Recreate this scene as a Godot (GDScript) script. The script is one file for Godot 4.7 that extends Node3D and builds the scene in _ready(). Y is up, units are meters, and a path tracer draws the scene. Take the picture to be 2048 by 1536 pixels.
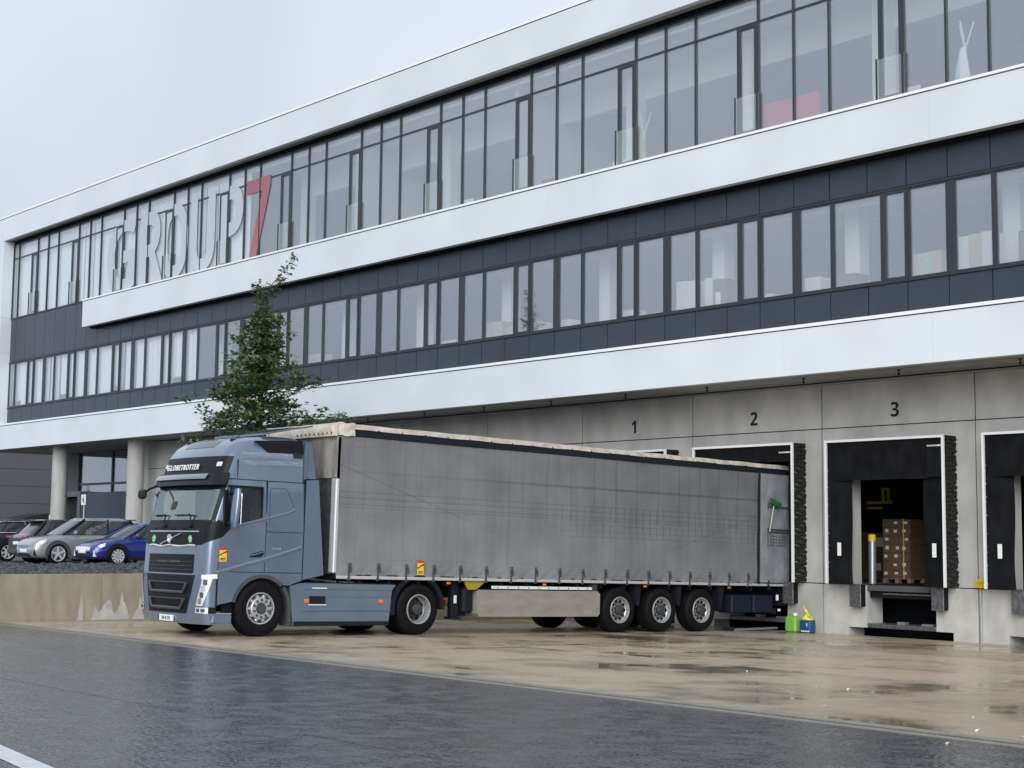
extends Node3D
# A grey-blue truck with a curtain trailer backed into a loading dock of a white and anthracite office building, on a wet overcast day.
# x runs along the facade (right positive), z away from it towards the yard, y up; the yard falls towards the dock by SL.

const SL := 0.0224          # slope of the yard
const BAY := 4.2368         # width of a loading bay
const PARK := 1.14          # level of the parking ground on the left
var rng := RandomNumberGenerator.new()
var used := {}
var mats := {}


class MB:
	var st := SurfaceTool.new()
	var xf := Transform3D.IDENTITY
	var sm := -1
	var n := 0
	func _init() -> void:
		st.begin(Mesh.PRIMITIVE_TRIANGLES)
	func v(p: Vector3, uv := Vector2.ZERO) -> void:
		st.set_smooth_group(sm)
		st.set_uv(uv)
		st.add_vertex(xf * p)
	func tri(a: Vector3, b: Vector3, c: Vector3, hint := Vector3.ZERO) -> void:
		if hint != Vector3.ZERO and (b - a).cross(c - a).dot(hint) < 0.0:
			var t := b; b = c; c = t
		v(a); v(c); v(b); n += 1
	func quad(a: Vector3, b: Vector3, c: Vector3, d: Vector3, hint := Vector3.ZERO) -> void:
		if hint != Vector3.ZERO and (c - a).cross(d - b).dot(hint) < 0.0:
			var t := b; b = d; d = t
		v(a, Vector2(0, 1)); v(c, Vector2(1, 0)); v(b, Vector2(1, 1))
		v(a, Vector2(0, 1)); v(d, Vector2(0, 0)); v(c, Vector2(1, 0)); n += 2
	func box(c: Vector3, s: Vector3, b := 0.0) -> void:
		var h := s * 0.5
		b = minf(b, minf(h.x, minf(h.y, h.z)) * 0.9)
		for a in 3:
			var i := (a + 1) % 3
			var j := (a + 2) % 3
			for sg: float in [-1.0, 1.0]:
				var o := Vector3.ZERO; o[a] = sg * h[a]
				var u := Vector3.ZERO; u[i] = h[i] - b
				var w := Vector3.ZERO; w[j] = h[j] - b
				quad(c + o - u - w, c + o + u - w, c + o + u + w, c + o - u + w, o)
			if b > 0.0:
				for su: float in [-1.0, 1.0]:
					for sv: float in [-1.0, 1.0]:
						var p := Vector3.ZERO; p[i] = su * h[i]; p[j] = sv * (h[j] - b)
						var q := Vector3.ZERO; q[i] = su * (h[i] - b); q[j] = sv * h[j]
						var e := Vector3.ZERO; e[a] = h[a] - b
						quad(c + p - e, c + p + e, c + q + e, c + q - e, p + q)
		if b > 0.0:
			for k in 8:
				var g := Vector3(1 if k & 1 else -1, 1 if k & 2 else -1, 1 if k & 4 else -1)
				var i0 := (h - Vector3(b, b, b)) * g
				tri(c + i0 + Vector3(b * g.x, 0, 0), c + i0 + Vector3(0, b * g.y, 0), c + i0 + Vector3(0, 0, b * g.z), g)
	func bb(a: Vector3, b: Vector3, bev := 0.0) -> void:      # box between two corners
		box((a + b) * 0.5, (b - a).abs(), bev)
	func map(p: Vector2, axis: int, at: float) -> Vector3:     # 0: (z, y) at x; 1: (x, z) at y; 2: (x, y) at z
		return Vector3(at, p.y, p.x) if axis == 0 else Vector3(p.x, at, p.y) if axis == 1 else Vector3(p.x, p.y, at)
	func prism(pts: PackedVector2Array, axis: int, a: float, b: float) -> void:
		var up := Vector3.ZERO; up[axis] = 1.0
		var idx := Geometry2D.triangulate_polygon(pts)
		for k in range(0, idx.size(), 3):
			tri(map(pts[idx[k]], axis, a), map(pts[idx[k + 1]], axis, a), map(pts[idx[k + 2]], axis, a), up * (a - b))
			tri(map(pts[idx[k]], axis, b), map(pts[idx[k + 1]], axis, b), map(pts[idx[k + 2]], axis, b), up * (b - a))
		var cw := 1.0 if Geometry2D.is_polygon_clockwise(pts) else -1.0
		for k in pts.size():
			var p := pts[k]
			var q := pts[(k + 1) % pts.size()]
			var nn := Vector2(-(q - p).y, (q - p).x) * cw
			quad(map(p, axis, a), map(q, axis, a), map(q, axis, b), map(p, axis, b), map(nn, axis, 0.0))
	func loft(rings: Array, smooth := true, caps := true) -> void:
		var m: int = rings[0].size()
		var old := sm
		sm = 1 if smooth else -1
		for i in rings.size() - 1:
			for k in m:
				var k2 := (k + 1) % m
				quad(rings[i][k], rings[i][k2], rings[i + 1][k2], rings[i + 1][k])
		if caps:
			sm = 2
			for e: int in [0, rings.size() - 1]:
				var c := Vector3.ZERO
				for p: Vector3 in rings[e]: c += p
				c /= m
				for k in m:
					if e == 0: tri(c, rings[e][(k + 1) % m], rings[e][k])
					else: tri(c, rings[e][k], rings[e][(k + 1) % m])
		sm = old
	func tube(path: PackedVector3Array, r: float, sides := 6, r2 := -1.0) -> void:
		var rings := []
		for i in path.size():
			var d := (path[mini(i + 1, path.size() - 1)] - path[maxi(i - 1, 0)]).normalized()
			var s := d.cross(Vector3.UP if absf(d.y) < 0.9 else Vector3.RIGHT).normalized()
			var w := s.cross(d)
			var rr := r if r2 < 0.0 else lerpf(r, r2, float(i) / (path.size() - 1))
			var ring := PackedVector3Array()
			for k in sides:
				var a := TAU * k / sides
				ring.append(path[i] + (s * cos(a) + w * sin(a)) * rr)
			rings.append(ring)
		loft(rings)
	func lathe(prof: PackedVector2Array, c: Vector3, axis: int, sides := 28) -> void:    # prof: (radius, distance along the axis)
		var old := sm
		var i := (axis + 1) % 3
		var j := (axis + 2) % 3
		for s in prof.size() - 1:
			sm = 10 + s
			for k in sides:
				var q := []
				for e: Array in [[s, k], [s, k + 1], [s + 1, k + 1], [s + 1, k]]:
					var p := c
					var a: float = TAU * e[1] / sides
					p[axis] += prof[e[0]].y
					p[i] += prof[e[0]].x * cos(a)
					p[j] += prof[e[0]].x * sin(a)
					q.append(p)
				if prof[s].x < 1e-5: tri(q[0], q[2], q[3])
				elif prof[s + 1].x < 1e-5: tri(q[0], q[1], q[2])
				else: quad(q[0], q[1], q[2], q[3])
		sm = old
	func surf(fn: Callable, nu: int, nv: int, smooth := true) -> void:
		var old := sm
		sm = 3 if smooth else -1
		var g := []
		for i in nu + 1:
			var row := PackedVector3Array()
			for k in nv + 1:
				row.append(fn.call(float(i) / nu, float(k) / nv))
			g.append(row)
		for i in nu:
			for k in nv:
				var ua := Vector2(float(i) / nu, 1.0 - float(k) / nv)
				var ub := Vector2(float(i + 1) / nu, 1.0 - float(k + 1) / nv)
				v(g[i][k], ua); v(g[i + 1][k + 1], ub); v(g[i + 1][k], Vector2(ub.x, ua.y))
				v(g[i][k], ua); v(g[i][k + 1], Vector2(ua.x, ub.y)); v(g[i + 1][k + 1], ub); n += 2
		sm = old
	func done() -> ArrayMesh:
		st.generate_normals()
		st.index()
		return st.commit()


func L(r: float, g: float, b: float) -> Color:      # a linear base colour
	return Color(r, g, b).linear_to_srgb()


func mat(key: String, c: Color, rough := 0.6, metal := 0.0, tex: Texture2D = null, scale := Vector3.ONE) -> StandardMaterial3D:
	if mats.has(key): return mats[key]
	var m := StandardMaterial3D.new()
	m.albedo_color = c
	m.roughness = rough
	m.metallic = metal
	m.cull_mode = BaseMaterial3D.CULL_DISABLED
	if tex:
		m.albedo_texture = tex
		m.uv1_triplanar = true
		m.uv1_world_triplanar = true
		m.uv1_scale = scale
	m.resource_name = key
	mats[key] = m
	return m


func noise_tex(freq: float, lo: float, hi: float, octaves := 4, size := 512, sd := 1, tint := Color.WHITE) -> NoiseTexture2D:
	var f := FastNoiseLite.new()
	f.seed = sd; f.frequency = freq; f.fractal_octaves = octaves
	var t := NoiseTexture2D.new()
	t.width = size; t.height = size; t.seamless = true; t.noise = f
	var g := Gradient.new()
	g.set_color(0, Color(lo * tint.r, lo * tint.g, lo * tint.b)); g.set_color(1, Color(hi, hi, hi))
	t.color_ramp = g
	return t


func uniq(parent: Node, called: String) -> String:
	var k := str(parent.get_instance_id()) + called
	var n: int = used.get(k, 0)
	used[k] = n + 1
	return called if n == 0 else "%s_%03d" % [called, n]


func put(called: String, m: MB, material: Material, parent: Node = self) -> MeshInstance3D:
	var o := MeshInstance3D.new()
	o.name = uniq(parent, called)
	o.mesh = m.done()
	o.material_override = material
	parent.add_child(o, true)
	return o


func tag(o: Node, label: String, category: String, group := "") -> Node:
	o.set_meta("label", label); o.set_meta("category", category)
	if group: o.set_meta("group", group)
	return o


func thing(called: String, label: String, category: String, at := Vector3.ZERO, basis_ := Basis.IDENTITY, group := "") -> Node3D:
	var o := Node3D.new()
	o.name = uniq(self, called)
	o.transform = Transform3D(basis_, at)
	add_child(o, true)
	tag(o, label, category, group)
	return o


func struct(called: String, m: MB, material: Material, parent: Node = self) -> MeshInstance3D:
	var o := put(called, m, material, parent)
	if parent == self: o.set_meta("kind", "structure")
	return o


func pv(a: Array) -> PackedVector2Array:
	var p := PackedVector2Array()
	for k in range(0, a.size(), 2): p.append(Vector2(a[k], a[k + 1]))
	return p


func arc(cx: float, cy: float, r: float, a0: float, a1: float, n: int) -> Array:
	var o := []
	for k in n + 1:
		var a := deg_to_rad(lerpf(a0, a1, float(k) / n))
		o.append(cx + r * cos(a)); o.append(cy + r * sin(a))
	return o


func text_part(called: String, s: String, height: float, w_scale: float, depth: float, material: Material, parent: Node, xf: Transform3D, bold := true) -> void:
	var f := SystemFont.new()
	f.font_names = PackedStringArray(["Droid Sans"])
	f.font_weight = 700 if bold else 400
	var t := TextMesh.new()
	t.font = f; t.text = s; t.font_size = 64; t.pixel_size = 0.01; t.depth = depth; t.curve_step = 2.0
	var bb := t.get_aabb()
	var o := MeshInstance3D.new()
	o.name = uniq(parent, called)
	o.mesh = t
	o.material_override = material
	var k := height / maxf(bb.size.y, 0.01)
	o.transform = xf * Transform3D(Basis.from_scale(Vector3(k * w_scale, k, 1.0)), Vector3(0, -k * (bb.position.y + bb.size.y * 0.5), 0))
	parent.add_child(o, true)


func _ready() -> void:
	rng.seed = 7
	# ---- camera, sky, sun, exposure
	var cam := Camera3D.new()
	cam.name = "camera"
	cam.fov = 28.12
	cam.near = 0.1; cam.far = 900.0
	var fw := Vector3(-0.75315595, 0.10142614, -0.64997604)
	var rt := Vector3(0.65411953, 0.01050286, -0.75631827)
	cam.transform = Transform3D(Basis(rt, rt.cross(fw).normalized(), -fw).orthonormalized(), Vector3(16.77765, 2.13607, 30.06392))
	cam.current = true
	add_child(cam)
	var env := Environment.new()
	env.background_mode = Environment.BG_SKY
	var sm := ProceduralSkyMaterial.new()
	sm.sky_top_color = L(0.39, 0.43, 0.495)
	sm.sky_horizon_color = L(0.31, 0.352, 0.43)
	sm.sky_curve = 0.20
	sm.sky_energy_multiplier = 1.0
	sm.ground_bottom_color = Color(0.3, 0.3, 0.3)
	sm.ground_horizon_color = Color(0.62, 0.65, 0.68)
	sm.sun_angle_max = 0.5
	var cl := FastNoiseLite.new()
	cl.seed = 5; cl.frequency = 0.007; cl.fractal_octaves = 4
	var ct := NoiseTexture2D.new()
	ct.width = 1024; ct.height = 512; ct.seamless = true; ct.noise = cl
	var cg := Gradient.new()
	cg.set_color(0, Color(1, 1, 1, 0.0)); cg.set_color(1, Color(0.95, 0.97, 1.0, 0.42))
	ct.color_ramp = cg
	sm.sky_cover = ct
	sm.sky_cover_modulate = Color(1, 1, 1, 0.55)
	var sky := Sky.new()
	sky.sky_material = sm
	env.sky = sky
	env.tonemap_mode = Environment.TONE_MAPPER_LINEAR
	env.tonemap_exposure = 1.65
	env.sdfgi_enabled = true; env.ssao_enabled = true; env.ssil_enabled = true
	var we := WorldEnvironment.new()
	we.environment = env
	add_child(we)
	var sun := DirectionalLight3D.new()
	sun.name = "sun"
	sun.light_energy = 0.5
	sun.light_angular_distance = 45.0
	sun.light_color = Color(0.97, 0.985, 1.0)
	sun.shadow_enabled = true
	sun.look_at_from_position(Vector3(0.75, 0.54, 0.88), Vector3.ZERO)
	add_child(sun)
	make_materials()
	build_ground()
	build_building()
	build_docks()
	build_trailer()
	build_truck()
	build_parking()
	build_tree()
	build_small_things()


func gmat(key: String, albedo: Texture2D, rough: Texture2D, scale: Vector3, normal: Texture2D = null, nscale := 0.3) -> StandardMaterial3D:
	var m := mat(key, Color.WHITE, 1.0, 0.0, albedo, scale)
	m.roughness_texture = rough
	m.roughness_texture_channel = BaseMaterial3D.TEXTURE_CHANNEL_GREEN
	if normal:
		m.normal_enabled = true
		m.normal_texture = normal
		m.normal_scale = nscale
	return m


func fbm(sd: int, freq: float, oct := 4) -> FastNoiseLite:
	var f := FastNoiseLite.new()
	f.seed = sd; f.frequency = freq; f.fractal_octaves = oct
	return f


func pair(w: int, h: int, fn: Callable) -> Array:      # albedo and roughness pictures from fn(x, y) -> [r, g, b (linear), roughness]
	var a := PackedByteArray(); a.resize(w * h * 3)
	var b := PackedByteArray(); b.resize(w * h * 3)
	var i := 0
	for y in h:
		for x in w:
			var c: Array = fn.call(x, y)
			for k in 3:
				a[i + k] = int(clampf(pow(maxf(c[k], 0.0), 1.0 / 2.2), 0.0, 1.0) * 255.0)
				b[i + k] = int(clampf(c[3], 0.0, 1.0) * 255.0)
			i += 3
	return [ImageTexture.create_from_image(Image.create_from_data(w, h, false, Image.FORMAT_RGB8, a)), ImageTexture.create_from_image(Image.create_from_data(w, h, false, Image.FORMAT_RGB8, b))]


func seamless(sd: int, w: int, h: int, freq: float, oct: int, stretch := 1.0) -> PackedByteArray:
	var f := fbm(sd, freq, oct)
	var im := f.get_seamless_image(int(w / stretch), h)
	im.convert(Image.FORMAT_L8)
	im.resize(w, h, Image.INTERPOLATE_CUBIC)
	return im.get_data()


func make_materials() -> void:
	# wet yard concrete: 32 m by 16 m to a picture
	var W := 1024
	var H := 512
	var n1 := seamless(3, W, H, 0.007, 4)
	var n2 := seamless(11, W, H, 0.03, 4)
	var n3 := seamless(19, W, H, 0.12, 3)
	var wet := func(x: int, y: int) -> Array:
		var i := y * W + x
		var big := n1[i] / 255.0
		var mid := n2[i] / 255.0
		var fine := n3[i] / 255.0
		var s := smoothstep(0.34, 0.80, big * 0.60 + mid * 0.40)          # wet film
		var t := smoothstep(0.58, 0.74, big * 0.55 + mid * 0.45)           # standing water
		var k := lerpf(1.0, 0.56, s) * lerpf(0.88, 1.10, fine) * lerpf(0.88, 1.10, mid)
		return [0.53 * k, 0.435 * k, 0.315 * k, lerpf(lerpf(0.34, 0.15, s), 0.06, t)]
	var c := pair(W, H, wet)
	var cm := gmat("wet_concrete", c[0], c[1], Vector3(1.0 / 32.0, 1.0 / 32.0, 1.0 / 16.0))
	cm.metallic_specular = 0.5
	for k in 2:
		var c2: StandardMaterial3D = cm.duplicate()
		c2.resource_name = "wet_concrete_" + ["dull", "pale"][k]
		c2.albedo_color = [L(0.80, 0.79, 0.77), L(0.91, 0.92, 0.94)][k]
		c2.uv1_offset = [Vector3(0.37, 0, 0.21), Vector3(0.71, 0, 0.55)][k]
		mats[c2.resource_name] = c2
	mat("curtain_white", L(0.74, 0.76, 0.76), 0.9)
	# wet asphalt: 12 m to a picture
	var a1 := seamless(23, 1024, 1024, 0.010, 4)
	var a2 := seamless(29, 1024, 1024, 0.03, 5)
	var a3 := seamless(31, 1024, 1024, 0.35, 2)
	var asph := func(x: int, y: int) -> Array:
		var i := y * 1024 + x
		var big := a1[i] / 255.0
		var mid := a2[i] / 255.0
		var fine := a3[i] / 255.0
		var s := smoothstep(0.30, 0.68, big * 0.3 + mid * 0.7)
		var k := lerpf(0.55, 1.7, fine) * lerpf(1.22, 0.82, s)
		return [0.044 * k, 0.048 * k, 0.054 * k, clampf(lerpf(0.29, 0.10, s) + (fine - 0.5) * 0.12, 0.06, 0.6)]
	var as2 := pair(1024, 1024, asph)
	var an := NoiseTexture2D.new()
	an.width = 1024; an.height = 1024; an.seamless = true; an.as_normal_map = true; an.bump_strength = 6.0
	an.noise = fbm(41, 0.16, 3)
	var am := gmat("wet_asphalt", as2[0], as2[1], Vector3.ONE / 12.0, an, 0.17)
	am.metallic_specular = 0.6
	# precast wall concrete, two tones
	var wc := noise_tex(0.010, 0.84, 1.0, 5, 512, 51)
	mat("wall_concrete", L(0.54, 0.525, 0.49), 0.85, 0, wc, Vector3(0.19, 0.11, 0.19))
	mat("pale_concrete", L(0.58, 0.56, 0.52), 0.8, 0, wc, Vector3(0.3, 0.2, 0.3))
	mat("retaining_concrete", L(0.37, 0.335, 0.265), 0.8, 0, noise_tex(0.014, 0.84, 1.0, 5, 512, 52, Color(1, 0.98, 0.94)), Vector3(0.4, 0.12, 0.4))
	mat("column_concrete", L(0.48, 0.475, 0.45), 0.7, 0, wc, Vector3(0.4, 0.1, 0.4))
	mat("drain_concrete", L(0.30, 0.275, 0.23), 0.45, 0, wc, Vector3(0.5, 0.5, 0.5))
	mat("peeled_paint", L(0.55, 0.53, 0.48), 0.7, 0, wc, Vector3(0.6, 0.6, 0.6))
	# facade
	mat("band_white", L(0.70, 0.73, 0.76), 0.45, 0, noise_tex(0.005, 0.95, 1.0, 5, 512, 61), Vector3(0.09, 0.07, 0.09))
	mat("coping_white", L(0.82, 0.83, 0.84), 0.35)
	mat("soffit_grey", L(0.30, 0.30, 0.285), 0.7)
	mat("panel_anthracite", L(0.031, 0.041, 0.056), 0.30, 0.0, noise_tex(0.01, 0.9, 1.0, 3, 256, 63), Vector3(0.3, 0.3, 0.3))
	mat("frame_anthracite", L(0.022, 0.026, 0.031), 0.4)
	mat("joint_black", L(0.006, 0.007, 0.009), 0.8)
	mat("far_cladding", L(0.105, 0.105, 0.115), 0.55, 0, noise_tex(0.008, 0.93, 1.0, 3, 256, 64), Vector3(0.1, 0.1, 0.1))
	mat("room_wall", L(0.50, 0.51, 0.53), 0.9)
	mat("room_ceiling", L(0.72, 0.73, 0.73), 0.9)
	mat("room_floor", L(0.22, 0.22, 0.23), 0.8)
	mat("room_white", L(0.75, 0.75, 0.73), 0.8)
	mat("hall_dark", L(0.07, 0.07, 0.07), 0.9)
	var one := Image.create(4, 4, false, Image.FORMAT_RGB8)
	one.fill(Color.WHITE)
	var glass := mat("coated_glass", Color(L(0.92, 0.95, 1.0), 0.297), 0.015, 1.0, ImageTexture.create_from_image(one))
	glass.uv1_triplanar = false
	glass.transparency = BaseMaterial3D.TRANSPARENCY_ALPHA
	var clear := mat("clear_glass", Color(0.9, 0.95, 0.93, 0.06), 0.02)
	clear.transparency = BaseMaterial3D.TRANSPARENCY_ALPHA
	var balus := mat("balustrade_glass", Color(L(0.70, 0.80, 0.77), 0.10), 0.05)
	balus.transparency = BaseMaterial3D.TRANSPARENCY_ALPHA
	mat("letter_white", L(0.47, 0.50, 0.54), 0.5)
	mat("letter_red", L(0.32, 0.125, 0.14), 0.5)
	mat("number_black", L(0.012, 0.013, 0.018), 0.6)
	# docks
	mat("seal_black", L(0.009, 0.0095, 0.012), 0.75, 0, noise_tex(0.012, 0.55, 1.0, 4, 256, 71), Vector3(0.7, 0.4, 0.7))
	mat("seal_pleat", L(0.022, 0.021, 0.019), 0.8)
	mat("alu_white", L(0.74, 0.75, 0.75), 0.4)
	mat("steel_grey", L(0.24, 0.245, 0.255), 0.35, 0.6, noise_tex(0.03, 0.7, 1.0, 3, 256, 72), Vector3(1, 1, 1))
	mat("galvanised", L(0.42, 0.43, 0.44), 0.35, 0.7)
	mat("rubber", L(0.012, 0.012, 0.013), 0.75)
	mat("tyre", L(0.008, 0.008, 0.009), 0.7, 0, noise_tex(0.02, 0.7, 1.0, 3, 256, 73), Vector3(2, 2, 2))
	mat("yellow", L(0.62, 0.45, 0.02), 0.5)
	mat("cardboard", L(0.13, 0.083, 0.05), 0.85)
	mat("cardboard_pale", L(0.46, 0.40, 0.31), 0.85)
	mat("carton_white", L(0.62, 0.62, 0.58), 0.8)
	mat("label_white", L(0.75, 0.75, 0.73), 0.6)
	mat("wood", L(0.25, 0.17, 0.10), 0.85)
	mat("green_tape", L(0.25, 0.62, 0.42), 0.5)
	# vehicles
	var paint := mat("truck_blue", L(0.142, 0.185, 0.258), 0.26, 0.3, noise_tex(0.008, 0.90, 1.0, 5, 256, 79), Vector3(0.5, 0.35, 0.5))
	paint.clearcoat_enabled = true; paint.clearcoat = 1.0; paint.clearcoat_roughness = 0.04
	mat("truck_black", L(0.010, 0.011, 0.0135), 0.42)
	mat("trim_grey", L(0.055, 0.06, 0.066), 0.5)
	mat("chassis", L(0.012, 0.014, 0.020), 0.6)
	mat("chassis_blue", L(0.011, 0.015, 0.027), 0.5)
	mat("chrome", L(0.80, 0.81, 0.83), 0.12, 1.0)
	mat("rim_silver", L(0.60, 0.61, 0.62), 0.35, 0.45, noise_tex(0.04, 0.75, 1.0, 3, 256, 74), Vector3(2, 2, 2))
	mat("wheel_disc", L(0.36, 0.36, 0.365), 0.45, 0.3)
	mat("wedge_yellow", L(0.33, 0.25, 0.02), 0.6)
	mat("alloy", L(0.58, 0.59, 0.60), 0.3, 0.25)
	mat("rim_dark", L(0.07, 0.07, 0.072), 0.5, 0.4)
	var hl := mat("lamp_clear", L(0.70, 0.73, 0.76), 0.08, 0.3)
	hl.clearcoat_enabled = true
	mat("lamp_orange", L(0.75, 0.19, 0.03), 0.25)
	mat("lamp_red", L(0.28, 0.012, 0.015), 0.25)
	mat("roof_cream", L(0.70, 0.64, 0.57), 0.7, 0, noise_tex(0.015, 0.78, 1.0, 4, 256, 75, Color(1.0, 0.97, 0.92)), Vector3(0.7, 0.7, 0.7))
	mat("tarp_front", L(0.36, 0.335, 0.30), 0.7, 0, noise_tex(0.015, 0.7, 1.0, 4, 256, 76), Vector3(0.6, 0.3, 0.6))
	mat("rave_alu", L(0.50, 0.50, 0.485), 0.5, 0.2)
	mat("post_alu", L(0.54, 0.56, 0.57), 0.4, 0.3)
	mat("box_beige", L(0.33, 0.30, 0.265), 0.55, 0.1, noise_tex(0.01, 0.88, 1.0, 4, 256, 77), Vector3(0.6, 1.4, 0.6))
	mat("door_alu", L(0.38, 0.40, 0.425), 0.42, 0.2, noise_tex(0.012, 0.72, 1.0, 5, 256, 78), Vector3(0.9, 0.35, 0.5))
	mat("plate_white", L(0.80, 0.80, 0.78), 0.4)
	mat("ink", L(0.02, 0.02, 0.025), 0.5)
	mat("sticker_red", L(0.45, 0.04, 0.03), 0.5)
	mat("sticker_yellow", L(0.75, 0.52, 0.05), 0.5)
	mat("sticker_green", L(0.10, 0.38, 0.16), 0.5)
	mat("brush_green", L(0.008, 0.115, 0.045), 0.8)
	mat("interior_dark", L(0.03, 0.03, 0.032), 0.8)
	mat("interior_grey", L(0.20, 0.21, 0.21), 0.8)
	var ws := mat("vehicle_glass", Color(L(0.80, 0.88, 0.86), 0.29), 0.02, 1.0, glass.albedo_texture)
	ws.uv1_triplanar = false
	ws.transparency = BaseMaterial3D.TRANSPARENCY_ALPHA
	var sg := mat("tinted_glass", Color(L(0.012, 0.014, 0.016), 0.72), 0.03, 0.0, glass.albedo_texture)
	sg.uv1_triplanar = false
	sg.transparency = BaseMaterial3D.TRANSPARENCY_ALPHA
	var dg := mat("dark_glass", L(0.010, 0.012, 0.014), 0.03)
	dg.clearcoat_enabled = true; dg.clearcoat = 1.0
	for p: Array in [["car_blue", L(0.009, 0.033, 0.21)], ["car_silver", L(0.26, 0.27, 0.30)], ["car_black", L(0.012, 0.013, 0.016)], ["car_anthracite", L(0.018, 0.020, 0.028)]]:
		var cp := mat(p[0], p[1], 0.3, 0.3)
		cp.clearcoat_enabled = true; cp.clearcoat = 1.0; cp.clearcoat_roughness = 0.03
	for k: String in ["seal_black", "seal_pleat", "tyre", "chassis", "rubber", "truck_black", "joint_black", "interior_dark", "number_black", "chassis_blue"]: mats[k].metallic_specular = 0.28
	# plants and ground
	mat("bark", L(0.075, 0.06, 0.045), 0.9)
	var leaf := mat("leaf", Color.WHITE, 0.5)
	leaf.vertex_color_use_as_albedo = true
	leaf.backlight_enabled = true
	leaf.backlight = Color(0.25, 0.32, 0.1)
	mat("basalt", L(0.085, 0.088, 0.10), 0.5, 0, noise_tex(0.03, 0.5, 1.0, 3, 256, 81), Vector3(1.1, 1.1, 1.1))
	mat("parking_asphalt", L(0.075, 0.075, 0.075), 0.45, 0, noise_tex(0.02, 0.75, 1.0, 4, 256, 82), Vector3(0.2, 0.2, 0.2))
	mat("kerb", L(0.42, 0.41, 0.38), 0.7)
	mat("line_white", L(0.72, 0.73, 0.74), 0.35, 0, noise_tex(0.05, 0.85, 1.0, 4, 256, 83), Vector3(0.5, 0.5, 0.5))
	mat("can_green", L(0.20, 0.42, 0.06), 0.4)
	mat("can_blue", L(0.012, 0.06, 0.19), 0.4)
	var bag := mat("bag_yellow", L(0.70, 0.66, 0.10), 0.45)
	bag.backlight_enabled = true; bag.backlight = Color(0.3, 0.3, 0.05)
	mat("cloth_white", L(0.74, 0.80, 0.80), 0.8)
	mat("cloth_yellow", L(0.40, 0.45, 0.12), 0.8)
	mat("sofa_red", L(0.40, 0.045, 0.06), 0.8)
	mat("container_red", L(0.22, 0.055, 0.035), 0.7)


func gy(z: float) -> float:
	return SL * z


func build_ground() -> void:
	# yard slabs: rows of concrete panels with open joints over a dark bed, all on the slope
	var tilt := Basis(Vector3.RIGHT, -atan(SL))
	var yard := Node3D.new()
	yard.name = "concrete_yard"
	yard.transform.basis = tilt
	add_child(yard)
	yard.set_meta("kind", "structure")
	var bed := MB.new()
	bed.bb(Vector3(-13.83, -0.3, -0.3), Vector3(45, -0.02, 17.40))
	put("bed", bed, mats.joint_black, yard)
	var zs := [-0.02, 5.9, 11.85, 17.40]
	for r in 3:
		for k in 12:
			var m := MB.new()
			var x0 := -13.80 + k * 4.9
			m.bb(Vector3(x0 + 0.011, -0.15, zs[r] + 0.011), Vector3(minf(x0 + 4.9, 45) - 0.011, rng.randf_range(-0.003, 0.003), zs[r + 1] - 0.011))
			put("slab", m, [mats.wet_concrete, mats.wet_concrete_dull, mats.wet_concrete_pale][(k * 2 + r * 2 + int(k / 3)) % 3], yard)
	# drain: two concrete edges with a slotted cast cover between them
	var drain := Node3D.new()
	drain.name = "drain_channel"
	drain.transform.basis = tilt
	add_child(drain)
	drain.set_meta("kind", "structure")
	var e := MB.new()
	e.bb(Vector3(-13.8, -0.2, 17.405), Vector3(45, 0.004, 17.55))
	e.bb(Vector3(-13.8, -0.2, 17.75), Vector3(45, 0.004, 17.87))
	put("channel_edge", e, mats.drain_concrete, drain)
	var base := MB.new()
	base.bb(Vector3(-13.8, -0.25, 17.55), Vector3(45, -0.06, 17.75))
	put("channel_bed", base, mats.joint_black, drain)
	for k in 59:
		var g := MB.new()
		var x0 := -13.8 + k
		for s in 2: g.bb(Vector3(x0 + 0.01, -0.05, 17.555 + s * 0.15), Vector3(x0 + 0.99, -0.006, 17.595 + s * 0.15))
		for s in 14: g.bb(Vector3(x0 + 0.01 + s * 0.07, -0.05, 17.595), Vector3(x0 + 0.05 + s * 0.07, -0.008, 17.705))
		put("grate", g, mats.steel_grey, drain)
	# asphalt: one sheet out to the horizon, two paver lanes with a seam between them near the camera
	var far := MB.new()
	far.quad(Vector3(-400, -1.2, -400), Vector3(400, -1.2, -400), Vector3(400, -1.2, 500), Vector3(-400, -1.2, 500), Vector3.UP)
	struct("ground", far, mats.parking_asphalt)
	var road := Node3D.new()
	road.name = "asphalt_road"
	road.transform.basis = tilt
	add_child(road)
	road.set_meta("kind", "structure")
	var lane := MB.new()
	lane.bb(Vector3(-60, -0.2, 17.88), Vector3(70, -0.002, 22.85))
	lane.bb(Vector3(-60, -0.2, 22.875), Vector3(70, 0.0, 60))
	put("asphalt_lane", lane, mats.wet_asphalt, road)
	var seam := MB.new()
	seam.bb(Vector3(-60, -0.2, 22.84), Vector3(70, -0.012, 22.885))
	put("seam", seam, mats.joint_black, road)
	var mk := MB.new()
	mk.prism(pv([4.0, 25.103, 9.0, 25.80, 9.0, 25.99, 4.0, 25.31]), 1, 0.003, 0.006)
	put("lane_marking", mk, mats.line_white, road)


func ring(m: MB, x0: float, x1: float, y0: float, y1: float, gx0: float, gx1: float, gy0: float, gy1: float, z0: float, z1: float) -> void:
	m.bb(Vector3(x0, y0, z0), Vector3(gx0, y1, z1))
	m.bb(Vector3(gx1, y0, z0), Vector3(x1, y1, z1))
	m.bb(Vector3(gx0, y0, z0), Vector3(gx1, gy0, z1))
	m.bb(Vector3(gx0, gy1, z0), Vector3(gx1, y1, z1))


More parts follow.
